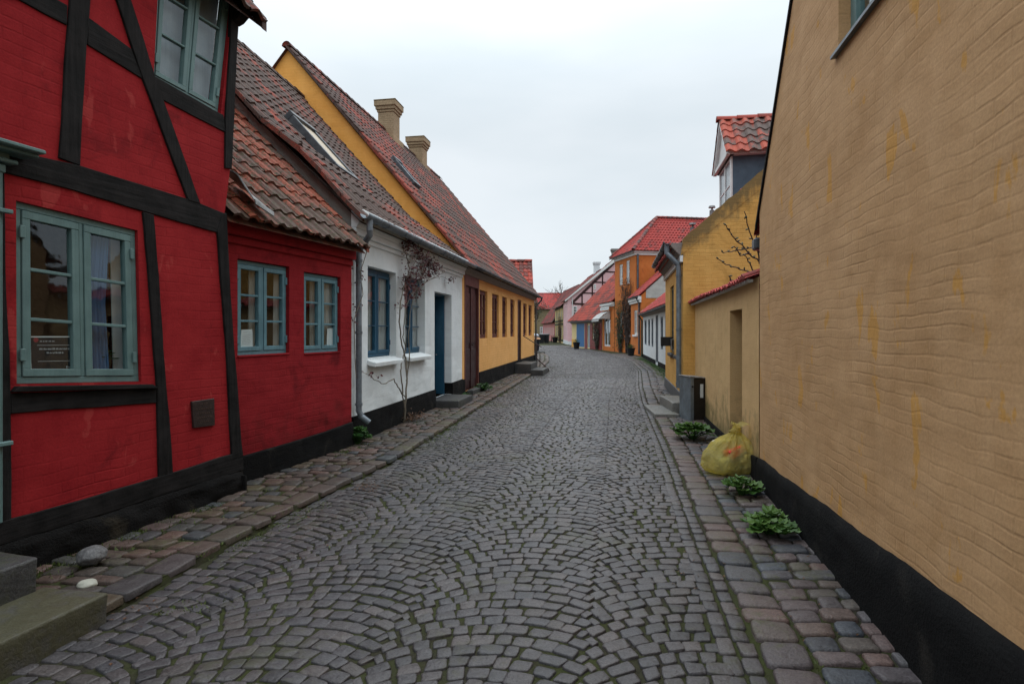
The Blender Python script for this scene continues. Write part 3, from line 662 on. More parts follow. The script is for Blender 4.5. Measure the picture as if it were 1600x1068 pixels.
timber('corner_post', [(337,358),(352,550),(360,712),(377,706),(375,690),(358,460),(352,333),(345,333)], 'tarred', .021)
timber('bottom_beam', [(-80,838),(14,810),(120,782),(246,744),(360,709),(377,704),(378,733),(246,774),(120,813),(0,850),(-80,876)], 'tarred_h', .022)
# rough stone footing
sb = bmesh.new(); nx, nz_ = 200, 14; vv = []
z_top = lambda x: .30 - .09*x/A.L
for i in range(nx+1):
    for j in range(nz_+1):
        x = -1.0+(A.L+1.02)*i/nx; z = -.15+(z_top(x)+.15)*j/nz_
        y = -.045 - .022*noise.noise(Vector((x*2.6, z*4.5, 3))) - .020*noise.noise(Vector((x*8, z*10, 8))) - .006*noise.noise(Vector((x*25, z*25, 8)))
        vv.append(sb.verts.new((x, y, z)))
for i in range(nx):
    for j in range(nz_): sb.faces.new((vv[i*(nz_+1)+j], vv[(i+1)*(nz_+1)+j], vv[(i+1)*(nz_+1)+j+1], vv[i*(nz_+1)+j+1]))
for i in range(nx+1): vv.append(sb.verts.new((-1.0+(A.L+1.02)*i/nx, .03, z_top(0)+.02)))
k0 = (nx+1)*(nz_+1)
for i in range(nx): sb.faces.new((vv[i*(nz_+1)+nz_], vv[(i+1)*(nz_+1)+nz_], vv[k0+i+1], vv[k0+i]))
me = bpy.data.meshes.new('plinth'); sb.to_mesh(me); sb.free(); me.materials.append(M['tar_stone']); me.polygons.foreach_set('use_smooth', [True]*len(me.polygons))
o = bpy.data.objects.new('plinth', me); COL.objects.link(o); o.parent = A.e
eb = MB(); eb.box(A.L-.02, A.L+.0, -.08, .6, -.2, z_top(A.L)); eb.build('plinth_end', 'tar_stone', A.e)
w1 = window(A, winL, .025, 2, 3, 'teal', .045, .05, .022, None, True)
cbm = MB(); k = 46; vs = []
a0, a1 = Vector(winL[0]), Vector(winL[1]); top0, top1 = Vector(winL[3]), Vector(winL[2])
for i in range(k+1):
    f = .60+.19*i/k; d = .11+.018*math.sin(i*.8)+.01*math.sin(i*2.1+1)
    pb_ = a0*(1-f)+a1*f; pt_ = top0*(1-(.66+.14*i/k))+top1*(.66+.14*i/k)
    vs += [(pb_.x, d, pb_.y+.02), ((pb_.x+pt_.x)/2-.01, d+.02, (pb_.y+pt_.y)/2), (pt_.x, d-.02, pt_.y)]
cbm.add(vs, [f for i in range(k) for f in ((3*i,3*i+3,3*i+4,3*i+1),(3*i+1,3*i+4,3*i+5,3*i+2))]); cbm.build('curtain', 'curtain_blue', w1, smooth=True, norm=False)
def panel(parent, H, pts, y, mat, name='panel', th=.003, label=None):
    q = [H.px(a, b, y) for a, b in pts]; mb = MB(); mb.prism(q, y, y+th); o = mb.build(name, mat, parent); 
    if label: o['label'] = label
    return o
def sub(q, a0, a1, b0, b1):
    BL, BR, TR, TL = [Vector(t) for t in q]; f = lambda a,b: tuple((BL*(1-a)+BR*a)*(1-b)+(TL*(1-a)+TR*a)*b)
    return [f(a0,b0), f(a1,b0), f(a1,b1), f(a0,b1)]
def quadmesh(q, y, th, name, mat, parent, hq=None):
    mb = MB(); mb.prism(q, y, y+th); return mb.build(name, mat, parent)
jamb = MB(); q = sub(winL, .88, .98, .02, .98); jamb.prism(q, .15, .16); jamb.build('inner_shutter', 'white_wood', w1)
# the printed notice, a thing of its own that leans against the glass
nq = [A.px(a, b, .055) for a, b in ((47,580),(116,578),(115,525),(45,525))]
nt_ = MB(); nt_.prism(nq, .053, .056); no = nt_.build('notice', 'paper', None); no.location = A.e.location; no.rotation_euler = A.e.rotation_euler
tag(no, 'black printed notice with a white edge behind the lower left window pane', 'notice')
mb = MB(); mb.prism(sub(nq,.03,.97,.035,.965), .0515, .053); mb.build('print', 'board_dark', no)
mb = MB()
for (a0,a1,b) in ((.16,.94,.735),(.16,.94,.275)): mb.prism(sub(nq,a0,a1,b,b+.012), .0505, .0515)
rr = random.Random(3)
def words(a0, a1, b, h):
    a = a0
    while a < a1:
        w_ = rr.uniform(.02,.05); aa = a
        while aa < min(a+w_*1.6, a1): mb.prism(sub(nq,aa,aa+.008,b,b+h*rr.uniform(.6,1)), .0505, .0515); aa += .013
        a = aa+.014
words(.22,.54,.84,.035); words(.20,.88,.61,.05); words(.36,.74,.50,.05); words(.84,.95,.08,.03)
mb.prism(sub(nq,.80,.825,.07,.13), .0505, .0515)
mb.build('lettering', 'print_grey', no)
mb = MB(); mb.prism([(sub(nq,.10,.17,.81,.90)[0][0]+.5*(sub(nq,.10,.17,.81,.90)[1][0]-sub(nq,.10,.17,.81,.90)[0][0])+.016*math.cos(t), sub(nq,.1,.17,.81,.90)[0][1]+.02+.016*math.sin(t)) for t in [i*math.pi/5 for i in range(10)]], .0505, .0515); mb.build('red_emblem', 'print_red', no)
# small blue and white sticker card at the right sash
cq = [A.px(a, b, .055) for a, b in ((197,579),(209,578.5),(209,555),(197,555))]
mb = MB(); mb.prism(cq, .053, .056); cd = mb.build('card', 'paper', None); cd.location = A.e.location; cd.rotation_euler = A.e.rotation_euler
tag(cd, 'small blue and white card in the bottom right pane of the red house window', 'card')
mb = MB(); mb.prism(sub(cq,.12,.88,.54,.92), .0515, .053); mb.build('blue_panel', 'print_blue', cd)
mb = MB(); mb.prism(sub(cq,.2,.85,.22,.29), .0515, .053); mb.prism(sub(cq,.35,.75,.36,.46), .0515, .053)
for b in (.62,.72,.80): mb.prism(sub(cq,.2,.8,b,b+.025), .0505, .0515)
mb.build('lettering', 'print_grey', cd)
# things on the window sill inside
def potplant(H, x, y, z, label, s=.1, n=60, parent=None, mat='leaf_green'):
    e = empty('potted_plant', tuple(H.w(x, y, z)), 0, label, 'plant')
    mb = MB(); pr_ = [(0,.055),(.10,.075),(.10,.07)]
    mb.tube([(0,0,a) for a,_ in pr_], [b for _,b in pr_], 12); mb.build('pot', 'olive', e)
    lb = MB()
    for i in range(n):
        d = Vector((R.gauss(0,1), R.gauss(0,1), abs(R.gauss(0,.8)))).normalized(); p = Vector((0,0,.10))+d*s*R.uniform(.2,1)
        lb.leaf(p, (d+Vector((0,0,-.1))).normalized(), Vector((0,0,1)), .055, .045, R.random())
    lb.build('foliage', mat, e, norm=False); return e
px_, pz_ = A.px(162, 580, .17); potplant(A, px_-.02, .24, pz_-.02, 'round green pot plant behind the right sash of the red house window', .13, 160)
mb = MB(); mb.box(winL[0][0]-.1, winL[1][0]+.1, .10, .60, pz_-.06, pz_-.02); mb.build('inner_sill', 'white_wood', w1)
zs_ = pz_-.02
px_, pz_ = A.px(62, 540, .3)
e = empty('lamp', tuple(A.w(px_, .34, zs_)), 0, 'pale dome lamp shade behind the black notice inside the window', 'lamp')
mb = MB(); mb.tube([(0,0,0),(0,0,.02),(0,0,.03),(0,0,.2)], [.08,.08,.012,.012], 10); mb.build('lamp_base', 'iron', e, smooth=False)
mb = MB(); mb.tube([(0,0,.14),(0,0,.18),(0,0,.23),(0,0,.27),(0,0,.29)], [.17,.165,.14,.09,.02], 18); mb.build('lamp_shade', 'curtain', e, smooth=True)
w2 = window(A, winU, .035, 2, 3, 'teal', .042, .040, .018, None, True)
mb = MB(); q = sub(winU, .04, .96, .0, 1); mb.prism(q, .135, .14); mb.build('pane_backing', 'grey_wood', w2)  # pale sheet added behind the panes, imitating sky mirrored in the glass
mb = MB(); q = aq([(22,603),(232,600),(243,606),(15,612)]); mb.prism(q, -.045, .03); mb.build('window_sill', 'tarred_h', A.e, bevel=.004)
# plaque
mb = MB(); pq = aq([(300,668),(333,664),(332,622),(297,627)]); mb.prism(pq, -.022, .0); pqo = mb.build('plaque', plain('dark bronze', (.035,.022,.020), .45, .5, .3, .3, 30), A.e, bevel=.003)
mb = MB()
for b, a0, a1 in ((.84,.3,.7),(.66,.15,.85),(.50,.2,.8),(.34,.15,.85),(.18,.25,.75)):
    a = a0
    while a < a1: wv = rr.uniform(.04,.10); mb.prism(sub(pq,a,min(a+wv,a1),b,b+.035), -.024, -.021); a += wv+.035
mb.build('lettering', plain('worn bronze letters', (.07,.045,.035), .5, .5, .3), pqo)
# doorway at the left edge
db = MB(); x1 = A.X(7, -.06)
db.box(x1-.14, x1, -.05, .03, .42, A.px(0,268)[1]); db.box(x1-.12, x1-.02, -.065, -.05, .5, A.px(0,272)[1]-.05); dro = db.build('door_frame', 'teal', A.e, bevel=.006)
for z in (A.px(8,333)[1], A.px(8,690)[1]):
    mb = MB(); mb.box(x1-.13, x1+.035, -.085, -.05, z-.012, z+.014); mb.build('iron_strap', 'teal', dro, bevel=.004)
mb = MB(); mb.box(-.2, x1-.14, .06, .10, .42, 2.75); mb.build('door', 'teal', A.e, bevel=.004)
cb_ = MB(); zt_ = A.px(40,226,-.2)[1]; zl_ = A.px(12,262,-.08)[1]
def crown(x_end, y_out, z0, z1): cb_.box(-.6, x_end, -y_out, .0, z0, z1)
xa = A.X(24,-.09)
crown(xa-.03, .06, zl_-.03, zl_+.02); crown(xa+.02, .09, zl_+.03, zl_+.055); crown(xa-.0, .045, zl_+.055, zt_-.03); crown(A.X(62,-.15), .15, zt_-.045, zt_-.025); crown(A.X(73,-.2), .20, zt_-.025, zt_)
cb_.build('door_cornice', 'teal', A.e, bevel=.006)
# eaves of the red house, the roof above them and its lead flashing
mb = MB(); mb.box(-.6, A.L+.04, -.13, 0, 4.70, 4.80); mb.build('eave_board', 'tarred_h', A.e, bevel=.01)
for k, x in enumerate([A.L-.16-.85*i for i in range(5)]):
    mb = MB(); mb.prism([(.0,4.53),(-.06,4.55),(-.12,4.60),(-.14,4.66),(-.12,4.70),(0,4.70)], x+.04, x+.15, 'yz'); mb.build('beam_end', 'tarred', A.e, bevel=.008)
gable_roof(A, -.8, A.L+.10, -.20, 4.60, 2.5, 4.60+2.7*1.22, 5, 'roofD', vh=.10)
# ---- low red house
B = House((-2.75, 5.75), (-2.158, 7.65), 'red_cottage', 'low red cottage with two grey-blue windows under a mossy tile roof', 'house')
bh1 = rect(B.X(371), B.X(452), 1.345, 2.33); bh2 = rect(B.X(475), B.X(532), 1.33, 2.30)
mbB = shell(B, -.38, B.L, 3.9, 2.64, 1.95, 4.75, [bh1, bh2], 'red2', .09)
fb = rect(bh1[0][0]-.03, B.X(447,.045), 1.355, 2.325)
bw1 = window(B, (bh1[0][0]+.0, B.X(449,.045), 1.35, 2.325), .045, 2, 3, 'teal2', .04, .045, .022, 'curtain', True, cpos=[(.36,.50),(.84,1.0)])
bw2 = window(B, (bh2[0][0]+.0, B.X(529,.045), 1.335, 2.295), .045, 2, 3, 'teal2', .04, .045, .022, 'curtain', True, cpos=[(.36,.50),(.74,1.0)])
for h_ in (bh1, bh2):
    mb = MB(); mb.box(h_[0][0], h_[1][0], -.012, .07, h_[0][1]-.012, h_[0][1]+.008); mb.build('window_sill', 'red2', B.e, bevel=.004)
mb = MB(); mb.box(-.30, B.L+.0, -.028, 0, 2.47, 2.55); mb.box(-.30, B.L+.005, -.075, 0, 2.55, 2.70); mb.build('cornice', 'red2', B.e, bevel=.008)
mb = MB(); q = [(-.3,-.2),(B.L,-.2),(B.L,.385),(1.4,.355),(.7,.34),(-.3,.335)]; mb.prism(q, -.035, 0); mb.build('plinth', 'tar', B.e, bevel=.01)
ro = gable_roof(B, -.36, B.L+.02, -.24, 2.67, 3.4, 2.67+3.64*.97, 3.9, 'roofB', tw=.20, tl=.29, hi=.036, verge0=False)
mb = MB(); mb.add([(-.14,-.30,2.88),(.10,-.32,2.80),(.16,.0,3.02),(-.14,.3,3.35),(-.14,-.1,3.15)], [(0,1,2,4),(4,2,3)]); mb.add([(-.14,-.30,2.88),(.10,-.32,2.80),(.09,-.33,2.755),(-.14,-.31,2.83)], [(0,1,2,3)]); 
fl = mb.build('lead_flashing', 'lead', B.e); fl.modifiers.new('s','SOLIDIFY').thickness = .012
mb = MB(); q = [B.px(a,b,.075) for a,b in ((374,549),(395,546),(394,514),(377,515))]; mb.prism(q, .073, .076); lo = mb.build('notice', 'paper', None); lo.location = B.e.location; lo.rotation_euler = B.e.rotation_euler
tag(lo, 'white typed sheet standing in the larger window of the low red cottage', 'notice')
mb = MB()
for b in (.86,.72,.64,.56,.48,.40,.32): mb.prism(sub(q,.14,.55 if b==.86 else rr.uniform(.7,.88),b,b+.02), .0715, .073)
mb.build('lettering', 'print_grey', lo)
mb = MB(); q = [B.px(a,b,.075) for a,b in ((510,546),(522,545),(521,512),(511,513))]; mb.prism(q, .073, .076); lo = mb.build('notice', 'paper', None); lo.location = B.e.location; lo.rotation_euler = B.e.rotation_euler
tag(lo, 'narrow white sheet standing in the smaller window of the low red cottage', 'notice')
# ---- white house
Cc = House((-2.206, 7.82), (-1.19, 13.54), 'white_house', 'white house with blue windows and door and a red-leaved rose on it', 'house')
CL = Cc.L; ruC = (7.72-3.28)/4.16
ch1 = rect(Cc.X(574.5), Cc.X(619), 1.19, 2.56); ch2 = rect(Cc.X(632), Cc.X(664), 1.18, 2.56); chd = rect(Cc.X(679), Cc.X(705.5), .20, 2.40)
shell(Cc, 0, CL, 8.3, 3.12, 4.16, 7.47, [ch1, ch2, chd], 'white', .16, gmat='grey_render', g1=False, kick=(1.3, 4.32), gz=3.25)
for h_, pr_, pl__ in ((ch1, 610.5, 577), (ch2, 660, 634)):
    window(Cc, (h_[0][0]+.004, Cc.X(pr_,.12), 1.20, 2.545), .12, 2, 3, 'blue', .05, .048, .018, 'curtain', True, cpos=[(.0,.5),(.5,1.)])
    mb = MB(); x0, x1 = h_[0][0]-.02, h_[1][0]-.0
    mb.prism([(.10,1.20),(.10,1.12),(-.13,1.07),(-.14,1.14)], x0, x1, 'yz'); mb.build('window_sill', 'white', Cc.e, bevel=.012, seg=2)
# blue door deep in its reveal
dm = MB(); x0, x1 = chd[0][0], chd[1][0]
dm.box(x0, x0+.05, .16, .42, .2, 2.36); dm.box(x1-.05, x1, .16, .42, .2, 2.36); dm.box(x0, x1, .16, .42, 2.36, 2.40); dfr = dm.build('door_frame', 'blue', Cc.e, bevel=.005)
dm = MB(); dm.box(x0+.05, x1-.05, .37, .42, .2, 2.36); dr = dm.build('door', 'blue', Cc.e, bevel=.004)
mb = MB(); mb.box(x0+.14, x0+.44, .350, .37, 1.12, 2.18); mb.box(x0+.50, x1-.14, .350, .37, 1.12, 2.18); mb.box(x0+.14, x1-.14, .355, .37, .42, .98); mb.build('door_panel', 'white_wood', dr, bevel=.004)
mb = MB(); mb.box(x0+.17, x0+.41, .345, .35, 1.15, 2.15); mb.box(x0+.17, x1-.17, .348, .355, .45, .95); mb.build('door_glass', 'blue', dr)
mb = MB(); mb.tube([(x1-.10,.37,1.08),(x1-.10,.31,1.08),(x1-.18,.31,1.08)], .010, 6); mb.build('door_handle', 'lead', dr)
mb = MB(); mb.prism([(-.0,-.2),(x0,-.2),(x0,.425),(0,.42)], -.03, 0); mb.prism([(x1,-.2),(CL,-.2),(CL,.46),(x1,.45)], -.03, .0); mb.box(x1-.001, x1+.0, -.03, .2, .0, .45); mb.build('plinth', 'tar', Cc.e, bevel=.008)
mb = MB(); mb.box(-.02, CL, -.03, 0, 2.86, 2.93); mb.box(-.02, CL, -.075, 0, 2.93, 3.02); mb.prism([(0,3.02),(-.08,3.02),(-.19,3.20),(-.19,3.26),(0,3.26)], -.02, CL, 'yz'); mb.build('cornice', 'white', Cc.e, bevel=.01, seg=2)
croof = gable_roof(Cc, -.10, CL-.0, -.22, 3.10, 4.16, 7.42, 8.3, 'roofC', tw=.215, tl=.31, hi=.045, verge1=False, kick=(1.3, 4.30))
gutter(Cc, -.25, CL, -.31, 3.15, 'zinc', .068)
def pipe(H, pts, name, mat='zinc', r=.042):
    mb = MB(); mb.tube(pts, r, 12); 
    for i in range(len(pts)-1):
        a, b = Vector(pts[i]), Vector(pts[i+1])
        if (b-a).length > .9:
            for k in (.04, .5, .96):
                p = a+(b-a)*k; d = (b-a).normalized()*.018; mb.tube([p-d, p+d], r+.009, 12)
    return mb.build(name, mat, H.e, smooth=False, bevel=0)
xp = Cc.X(560, -.07)
pipe(Cc, [(-.10,-.31,3.12),(-.10,-.31,2.96),(-.07,-.30,2.90),(xp,-.10,2.74),(xp,-.075,2.66),(xp,-.075,.50),(xp+.02,-.10,.42),(xp+.06,-.20,.33)], 'downpipe')
def roof_rect(H, px4, ruz, ye, off):
    """where four lines of sight meet the roof plane of this house (local coordinates)"""
    res = []
    for a, b in px4:
        k = Vector(((a-800)/F, 1.0)); best = None
        for i in range(0, 6000):
            t = 3+i*.01; p = k*t-H.O; x, y = p.dot(H.u), p.dot(H.v); z = HC+t*(HY-b)/F
            g = z-(ruz[0]+ruz[1]*y)
            if best is None or abs(g) < best[0]: best = (abs(g), x, y, z)
        res.append((round(best[1],2), round(best[2],2)))
    return res
print('skyC', roof_rect(Cc, [(445,176),(487,206),(568,288),(548,275)], (3.28,ruC), 0, 0))
# ---- yellow house
D = House((-1.19, 13.54), (1.017, 25.94), 'yellow_house', 'long yellow brick house with brown-red windows, steep tiled roof and two chimneys', 'house')
DL = D.L; zrD = 8.80; ruD = (zrD-3.26)/4.5
def skylight(H, x0, x1, y0, y1, zf, name='skylight', glassm='pane', open_=False):
    s = zf[1]; nl = math.sqrt(1+s*s); ny, nz2 = -s/nl, 1/nl
    def P(x, y, d): return (x, y+ny*d, zf[0]+s*y+nz2*d)
    mb = MB(); f = .07
    def bar(xa, xb, ya, yb, d0, d1): mb.hexa([P(xa,ya,d0),P(xb,ya,d0),P(xb,yb,d0),P(xa,yb,d0),P(xa,ya,d1),P(xb,ya,d1),P(xb,yb,d1),P(xa,yb,d1)])
    bar(x0,x1,y0,y0+f,.02,.15); bar(x0,x1,y1-f,y1,.02,.17); bar(x0,x0+f,y0+f,y1-f,.02,.15); bar(x1-f,x1,y0+f,y1-f,.02,.15)
    o = mb.build(name, 'zinc_dark', H.e, bevel=.006)
    mb = MB(); mb.add([P(x0+f,y0+f,.12),P(x1-f,y0+f,.12),P(x1-f,y1-f,.12),P(x0+f,y1-f,.12)], [(0,1,2,3)]); mb.build('pane', glassm, o, norm=False)
    mb = MB(); mb.add([P(x0+f,y0+f,.05),P(x1-f,y0+f,.05),P(x1-f,y1-f,.05),P(x0+f,y1-f,.05)], [(0,1,2,3)]); mb.build('pane_backing', 'curtain_warm' if H is Cc else 'paper', o, norm=False)
    return o
print('skyD', roof_rect(D, [(612,258),(626,262),(652,303),(640,295)], (3.26,ruD), 0, 0))
skylight(Cc, 1.42, 2.20, 1.02, 1.92, (4.30-1.3*1.09+.04, 1.09), glassm=plain('beige blind', (.42,.34,.24), .5, .4, 0, .1))
skylight(D, 1.06, 1.58, 1.66, 2.28, (3.41+.03, 1.175), glassm=plain('roof glass painted sky white', (.75,.8,.84), .15, .8, 0, .03))  # opaque pane, bright sky reflection put into its white colour
zw0, zw1 = 1.40, 2.72
dh = []; pxs = [(749.5,761.5),(769,779.3),(784.7,792),(797.4,803.8),(817.5,823),(825.9,831)]
for a, b in pxs: dh.append(rect(D.X(a), D.X(b), zw0, zw1))
dd1 = rect(D.X(725.5), D.X(748), .12, 3.0); dd2 = rect(D.X(808.7), D.X(814.5), .42, 2.80)
shell(D, 0, DL, 9, 3.16, 4.5, 8.76, dh+[dd1, dd2], 'yellow', .10, gmat='yellow_gable', kick=(.02, 3.47))
for i, h_ in enumerate(dh):
    window(D, (h_[0][0]+.0, h_[1][0]-.0, zw0, zw1), .06, 2, 3, 'maroon2', .055, .05, .02, 'curtain' if i % 3 != 2 else 'curtain_warm', True, cpos=[(.04,.46),(.54,.98)])
x0, x1 = dd1[0][0], dd1[1][0]
mb = MB(); mb.box(x0, x0+.09, -.012, .10, .12, 3.0); mb.box(x1-.09, x1, -.012, .10, .12, 3.0); mb.box(x0+.09, x1-.09, -.014, .10, 2.72, 3.0); mb.build('door_frame', 'maroon2', D.e, bevel=.006)
mb = MB(); mb.box(x0+.09, x1-.09, .05, .09, .12, 2.72); dr = mb.build('door', 'maroon', D.e)
mb = MB()
for a in (0,1):
    xa = x0+.09+(x1-x0-.18)*(.5*a)+.06; xb = xa+(x1-x0-.18)*.5-.12
    mb.box(xa, xb, .035, .05, .35, 1.15); mb.box(xa, xb, .035, .05, 1.3, 2.55)
mb.box((x0+x1)/2-.03, (x0+x1)/2+.03, .02, .05, .14, 2.70); mb.build('door_panel', 'maroon', dr, bevel=.006)
mb = MB(); mb.tube([((x0+x1)/2+.08,.04,1.25),((x0+x1)/2+.08,-.01,1.25),((x0+x1)/2+.18,-.01,1.25)], .011, 6); mb.build('door_handle', 'iron', dr)
x0, x1 = dd2[0][0], dd2[1][0]
mb = MB(); mb.box(x0, x0+.07, .02, .10, .42, 2.8); mb.box(x1-.07, x1, .02, .10, .42, 2.8); mb.box(x0+.07, x1-.07, .02, .10, 2.72, 2.8); mb.build('door_frame', 'maroon', D.e, bevel=.005)
mb = MB(); mb.box(x0+.07, x1-.07, .05, .09, .42, 2.72); dr = mb.build('door', 'maroon', D.e); mb = MB(); mb.box(x0+.2, x1-.2, .038, .05, .6, 1.3); mb.box(x0+.2, x1-.2, .038, .05, 1.5, 2.5); mb.build('door_panel', 'maroon', dr, bevel=.006)
xa, xb = dd1[0][0], dd1[1][0]
mb = MB(); mb.prism([(0,-.2),(xa,-.2),(xa,.44),(0,.44)], -.03, 0); mb.prism([(xb,-.2),(DL,-.2),(DL,.52),(xb,.50)], -.03, 0); mb.prism([(xa,-.2),(xb,-.2),(xb,.12),(xa,.12)], -.08, .04); mb.build('plinth', 'tar', D.e, bevel=.008)
mb = MB(); mb.prism([(0,2.98),(-.04,2.98),(-.06,3.02),(-.20,3.18),(-.20,3.25),(0,3.25)], 0.0, DL+.05, 'yz'); mb.build('cornice', 'soffit', D.e, bevel=.006)
gable_roof(D, -.10, DL+.15, -.24, 3.13, 4.5, 8.70, 9, 'roofD', tw=.225, tl=.33, hi=.045)
gutter(D, 0, DL+.15, -.33, 3.14, 'zinc_dark', .066)
pipe(D, [(DL+.05,-.33,3.10),(DL+.05,-.32,3.0),(DL-.06,-.08,2.72),(DL-.06,-.075,.3),(DL-.06,-.14,.16)], 'downpipe', 'zinc_dark', .04)
def chimney(H, x, y, zb, zt, wx=.62, wy=.62, mat='brick_y', steps=True, shoulder=True):
    mb = MB(); mb.box(x-wx/2, x+wx/2, y-wy/2, y+wy/2, zb, zt-.42)
    if shoulder: mb.box(x-wx/2-.03, x+wx/2+.34, y-wy/2-.02, y+wy/2+.02, zb, zb+(zt-zb)*.30)
    mb.box(x-wx/2-.03, x+wx/2+.03, y-wy/2-.03, y+wy/2+.03, zt-.42, zt-.33); mb.box(x-wx/2-.07, x+wx/2+.07, y-wy/2-.07, y+wy/2+.07, zt-.33, zt-.22)
    mb.box(x-wx/2-.11, x+wx/2+.11, y-wy/2-.11, y+wy/2+.11, zt-.22, zt-.04)
    c = mb.build('chimney', mat, H.e, bevel=.01)
    mb = MB(); mb.box(x-wx/2-.12, x+wx/2+.12, y-wy/2-.12, y+wy/2+.12, zt-.04, zt); mb.build('cap', 'moss' if mat == 'brick_y' else 'lead', c, bevel=.01)
    return c
chimney(D, 6.25, 4.4, zrD-.8, 9.78, .60, .58); chimney(D, 9.35, 4.4, zrD-.8, 9.52, .60, .58)
def moss_cushions(H, pts, mat='moss'):
    mb = MB()
    for (x, y, z, s_) in pts:
        for k in range(18):
            p = Vector((x,y,z))+Vector((R.gauss(0,s_),R.gauss(0,s_),R.gauss(0,s_*.4))); mb.tube([p, p+Vector((0,0,.03))], [.05, .02], 5)
    mb.build('moss', mat, H.e)
# the white house roof is twisted: its near end stands higher
def twist(o):
    if o.type == 'MESH':
        for v in o.data.vertices:
            x, y, z = v.co
            if z > 3.2 or y < -.05: v.co.z += .24*max(0, 1-x/CL)*max(0, min(1, (y+.10)/.7))
    for c in o.children: twist(c)
for c in list(Cc.e.children):
    if c.name.split('.')[0] in ('roof', 'skylight', 'gable'): twist(c)
# ---- steps, railing
c0 = Cc.w; ux = chd[0][0]
stepblock('door_step', 'dark stone step under the blue door of the white house', [tuple(c0(ux-.02,-.50))[:2], tuple(c0(ux+1.15,-.50))[:2], tuple(c0(ux+1.15,.14))[:2], tuple(c0(ux-.02,.14))[:2]], -.05, .205, 'dark_stone')
ux = dd1[0][0]
stepblock('door_step', 'shallow worn step under the tall maroon double door', [tuple(D.w(ux-.02,-.22))[:2], tuple(D.w(ux+1.5,-.22))[:2], tuple(D.w(ux+1.5,-.06))[:2], tuple(D.w(ux-.02,-.06))[:2]], -.05, .17, 'dark_stone')
ux = dd2[0][0]
stepblock('door_step', 'upper of the two dark steps by the iron railing', [tuple(D.w(ux-.75,-.62))[:2], tuple(D.w(ux+.95,-.62))[:2], tuple(D.w(ux+.95,-.02))[:2], tuple(D.w(ux-.75,-.02))[:2]], -.05, .42, 'dark_stone')
stepblock('door_step', 'lower of the two dark steps by the iron railing', [tuple(D.w(ux-.95,-1.08))[:2], tuple(D.w(ux+.75,-1.08))[:2], tuple(D.w(ux+.75,-.62))[:2], tuple(D.w(ux-.95,-.62))[:2]], -.05, .21, 'dark_stone')
e = empty('hand_railing', tuple(D.w(ux+1.0,-.6)), math.atan2(D.u.y, D.u.x), 'thin iron handrail beside the steps of the yellow house', 'railing')
mb = MB(); mb.tube([(-.02,.55,1.42),(0,.0,1.08),(0,-.18,.98)], .017, 6); mb.build('rail', 'rust_iron', e)
mb = MB(); mb.tube([(0,0,.05),(0,0,1.08)], .017, 6); mb.build('post', 'rust_iron', e)
mb = MB(); mb.tube([(0,-.12,.05),(0,-.12,.75),(0,0,.75)], .014, 6); mb.build('post', 'rust_iron', e)
mb = MB(); mb.tube([(0,0,.52),(.02,-.45,.12),(.02,-.48,.02)], .022, 6); mb.build('boot_bar', 'rust_iron', e)
# ---- wing behind the yellow house
D2 = House((-5.0, 28.2), (.95, 28.2), 'rear_wing', 'small red-tiled wing that rises behind the far end of the yellow house', 'house')
shell(D2, 0, D2.L, 3.6, 3.6, 1.8, 5.0, [], 'olive'); gable_roof(D2, -.1, D2.L+.08, -.2, 3.5, 1.8, 5.25, 3.6, 'roofO')
# ================================================================== RIGHT SIDE
# ---- ochre gable wall beside the camera
R0P0, R0P1 = (2.577, 5.92), (1.363-.205*3.0, -3.0)
H0 = House(R0P0, R0P1, 'ochre_gable_house', 'huge ochre rendered gable wall with a black plinth filling the right side', 'house')
L0 = H0.L; tg = 1.235; apx = 4.6
h0w = rect(2.27, 3.45, 3.42, 4.75)
mb = MB(); mb.wall([(0,-.2),(L0,-.2),(L0,2.83),(apx,2.83+apx*tg),(0,2.83)], [h0w], 0, .14); mb.wall([(0,-.2),(9,-.2),(9,2.83),(0,2.83)], [], 0, 0, 'yz'); mb.wall([(0,-.2),(9,-.2),(9,2.83),(0,2.83)], [], L0, 0, 'yz'); mb.wall([(0,-.2),(L0,-.2),(L0,2.83),(apx,2.83+apx*tg),(0,2.83)], [], 9, 0)
mb.build('wall', 'ochre', H0.e, norm=False)
window(H0, (2.27, 3.45, 3.42, 4.75), .07, 2, 3, 'teal', .06, .05, .025, 'curtain', False)
mb = MB(); mb.prism([(.07,3.43),(.07,3.40),(-.035,3.385),(-.035,3.405)], 2.22, 3.50, 'yz'); mb.build('window_sill', 'zinc', H0.e)
# plinth with a sagging upper edge
bm = bmesh.new(); nx, nj = 120, 6; g = []
for i in range(nx+1):
    x = L0*i/nx; zt = .275+.055*x + .018*noise.noise(Vector((x*1.7,0,0))) + .008*noise.noise(Vector((x*7,2,0)))
    for j in range(nj+1):
        z = -.15+(zt+.15)*j/nj; y = -.035 - .012*noise.noise(Vector((x*4, z*7, 5))) + (.0 if j < nj else .012)
        g.append(bm.verts.new((x,y,z)))
    g.append(bm.verts.new((x,.02,zt+.012)))
m_ = nj+2
for i in range(nx):
    for j in range(nj+1): bm.faces.new((g[i*m_+j], g[(i+1)*m_+j], g[(i+1)*m_+j+1], g[i*m_+j+1]))
me = bpy.data.meshes.new('plinth'); bm.to_mesh(me); bm.free(); me.materials.append(M['tar']); me.polygons.foreach_set('use_smooth', [True]*len(me.polygons))
o = bpy.data.objects.new('plinth', me); COL.objects.link(o); o.parent = H0.e
rb = MB()
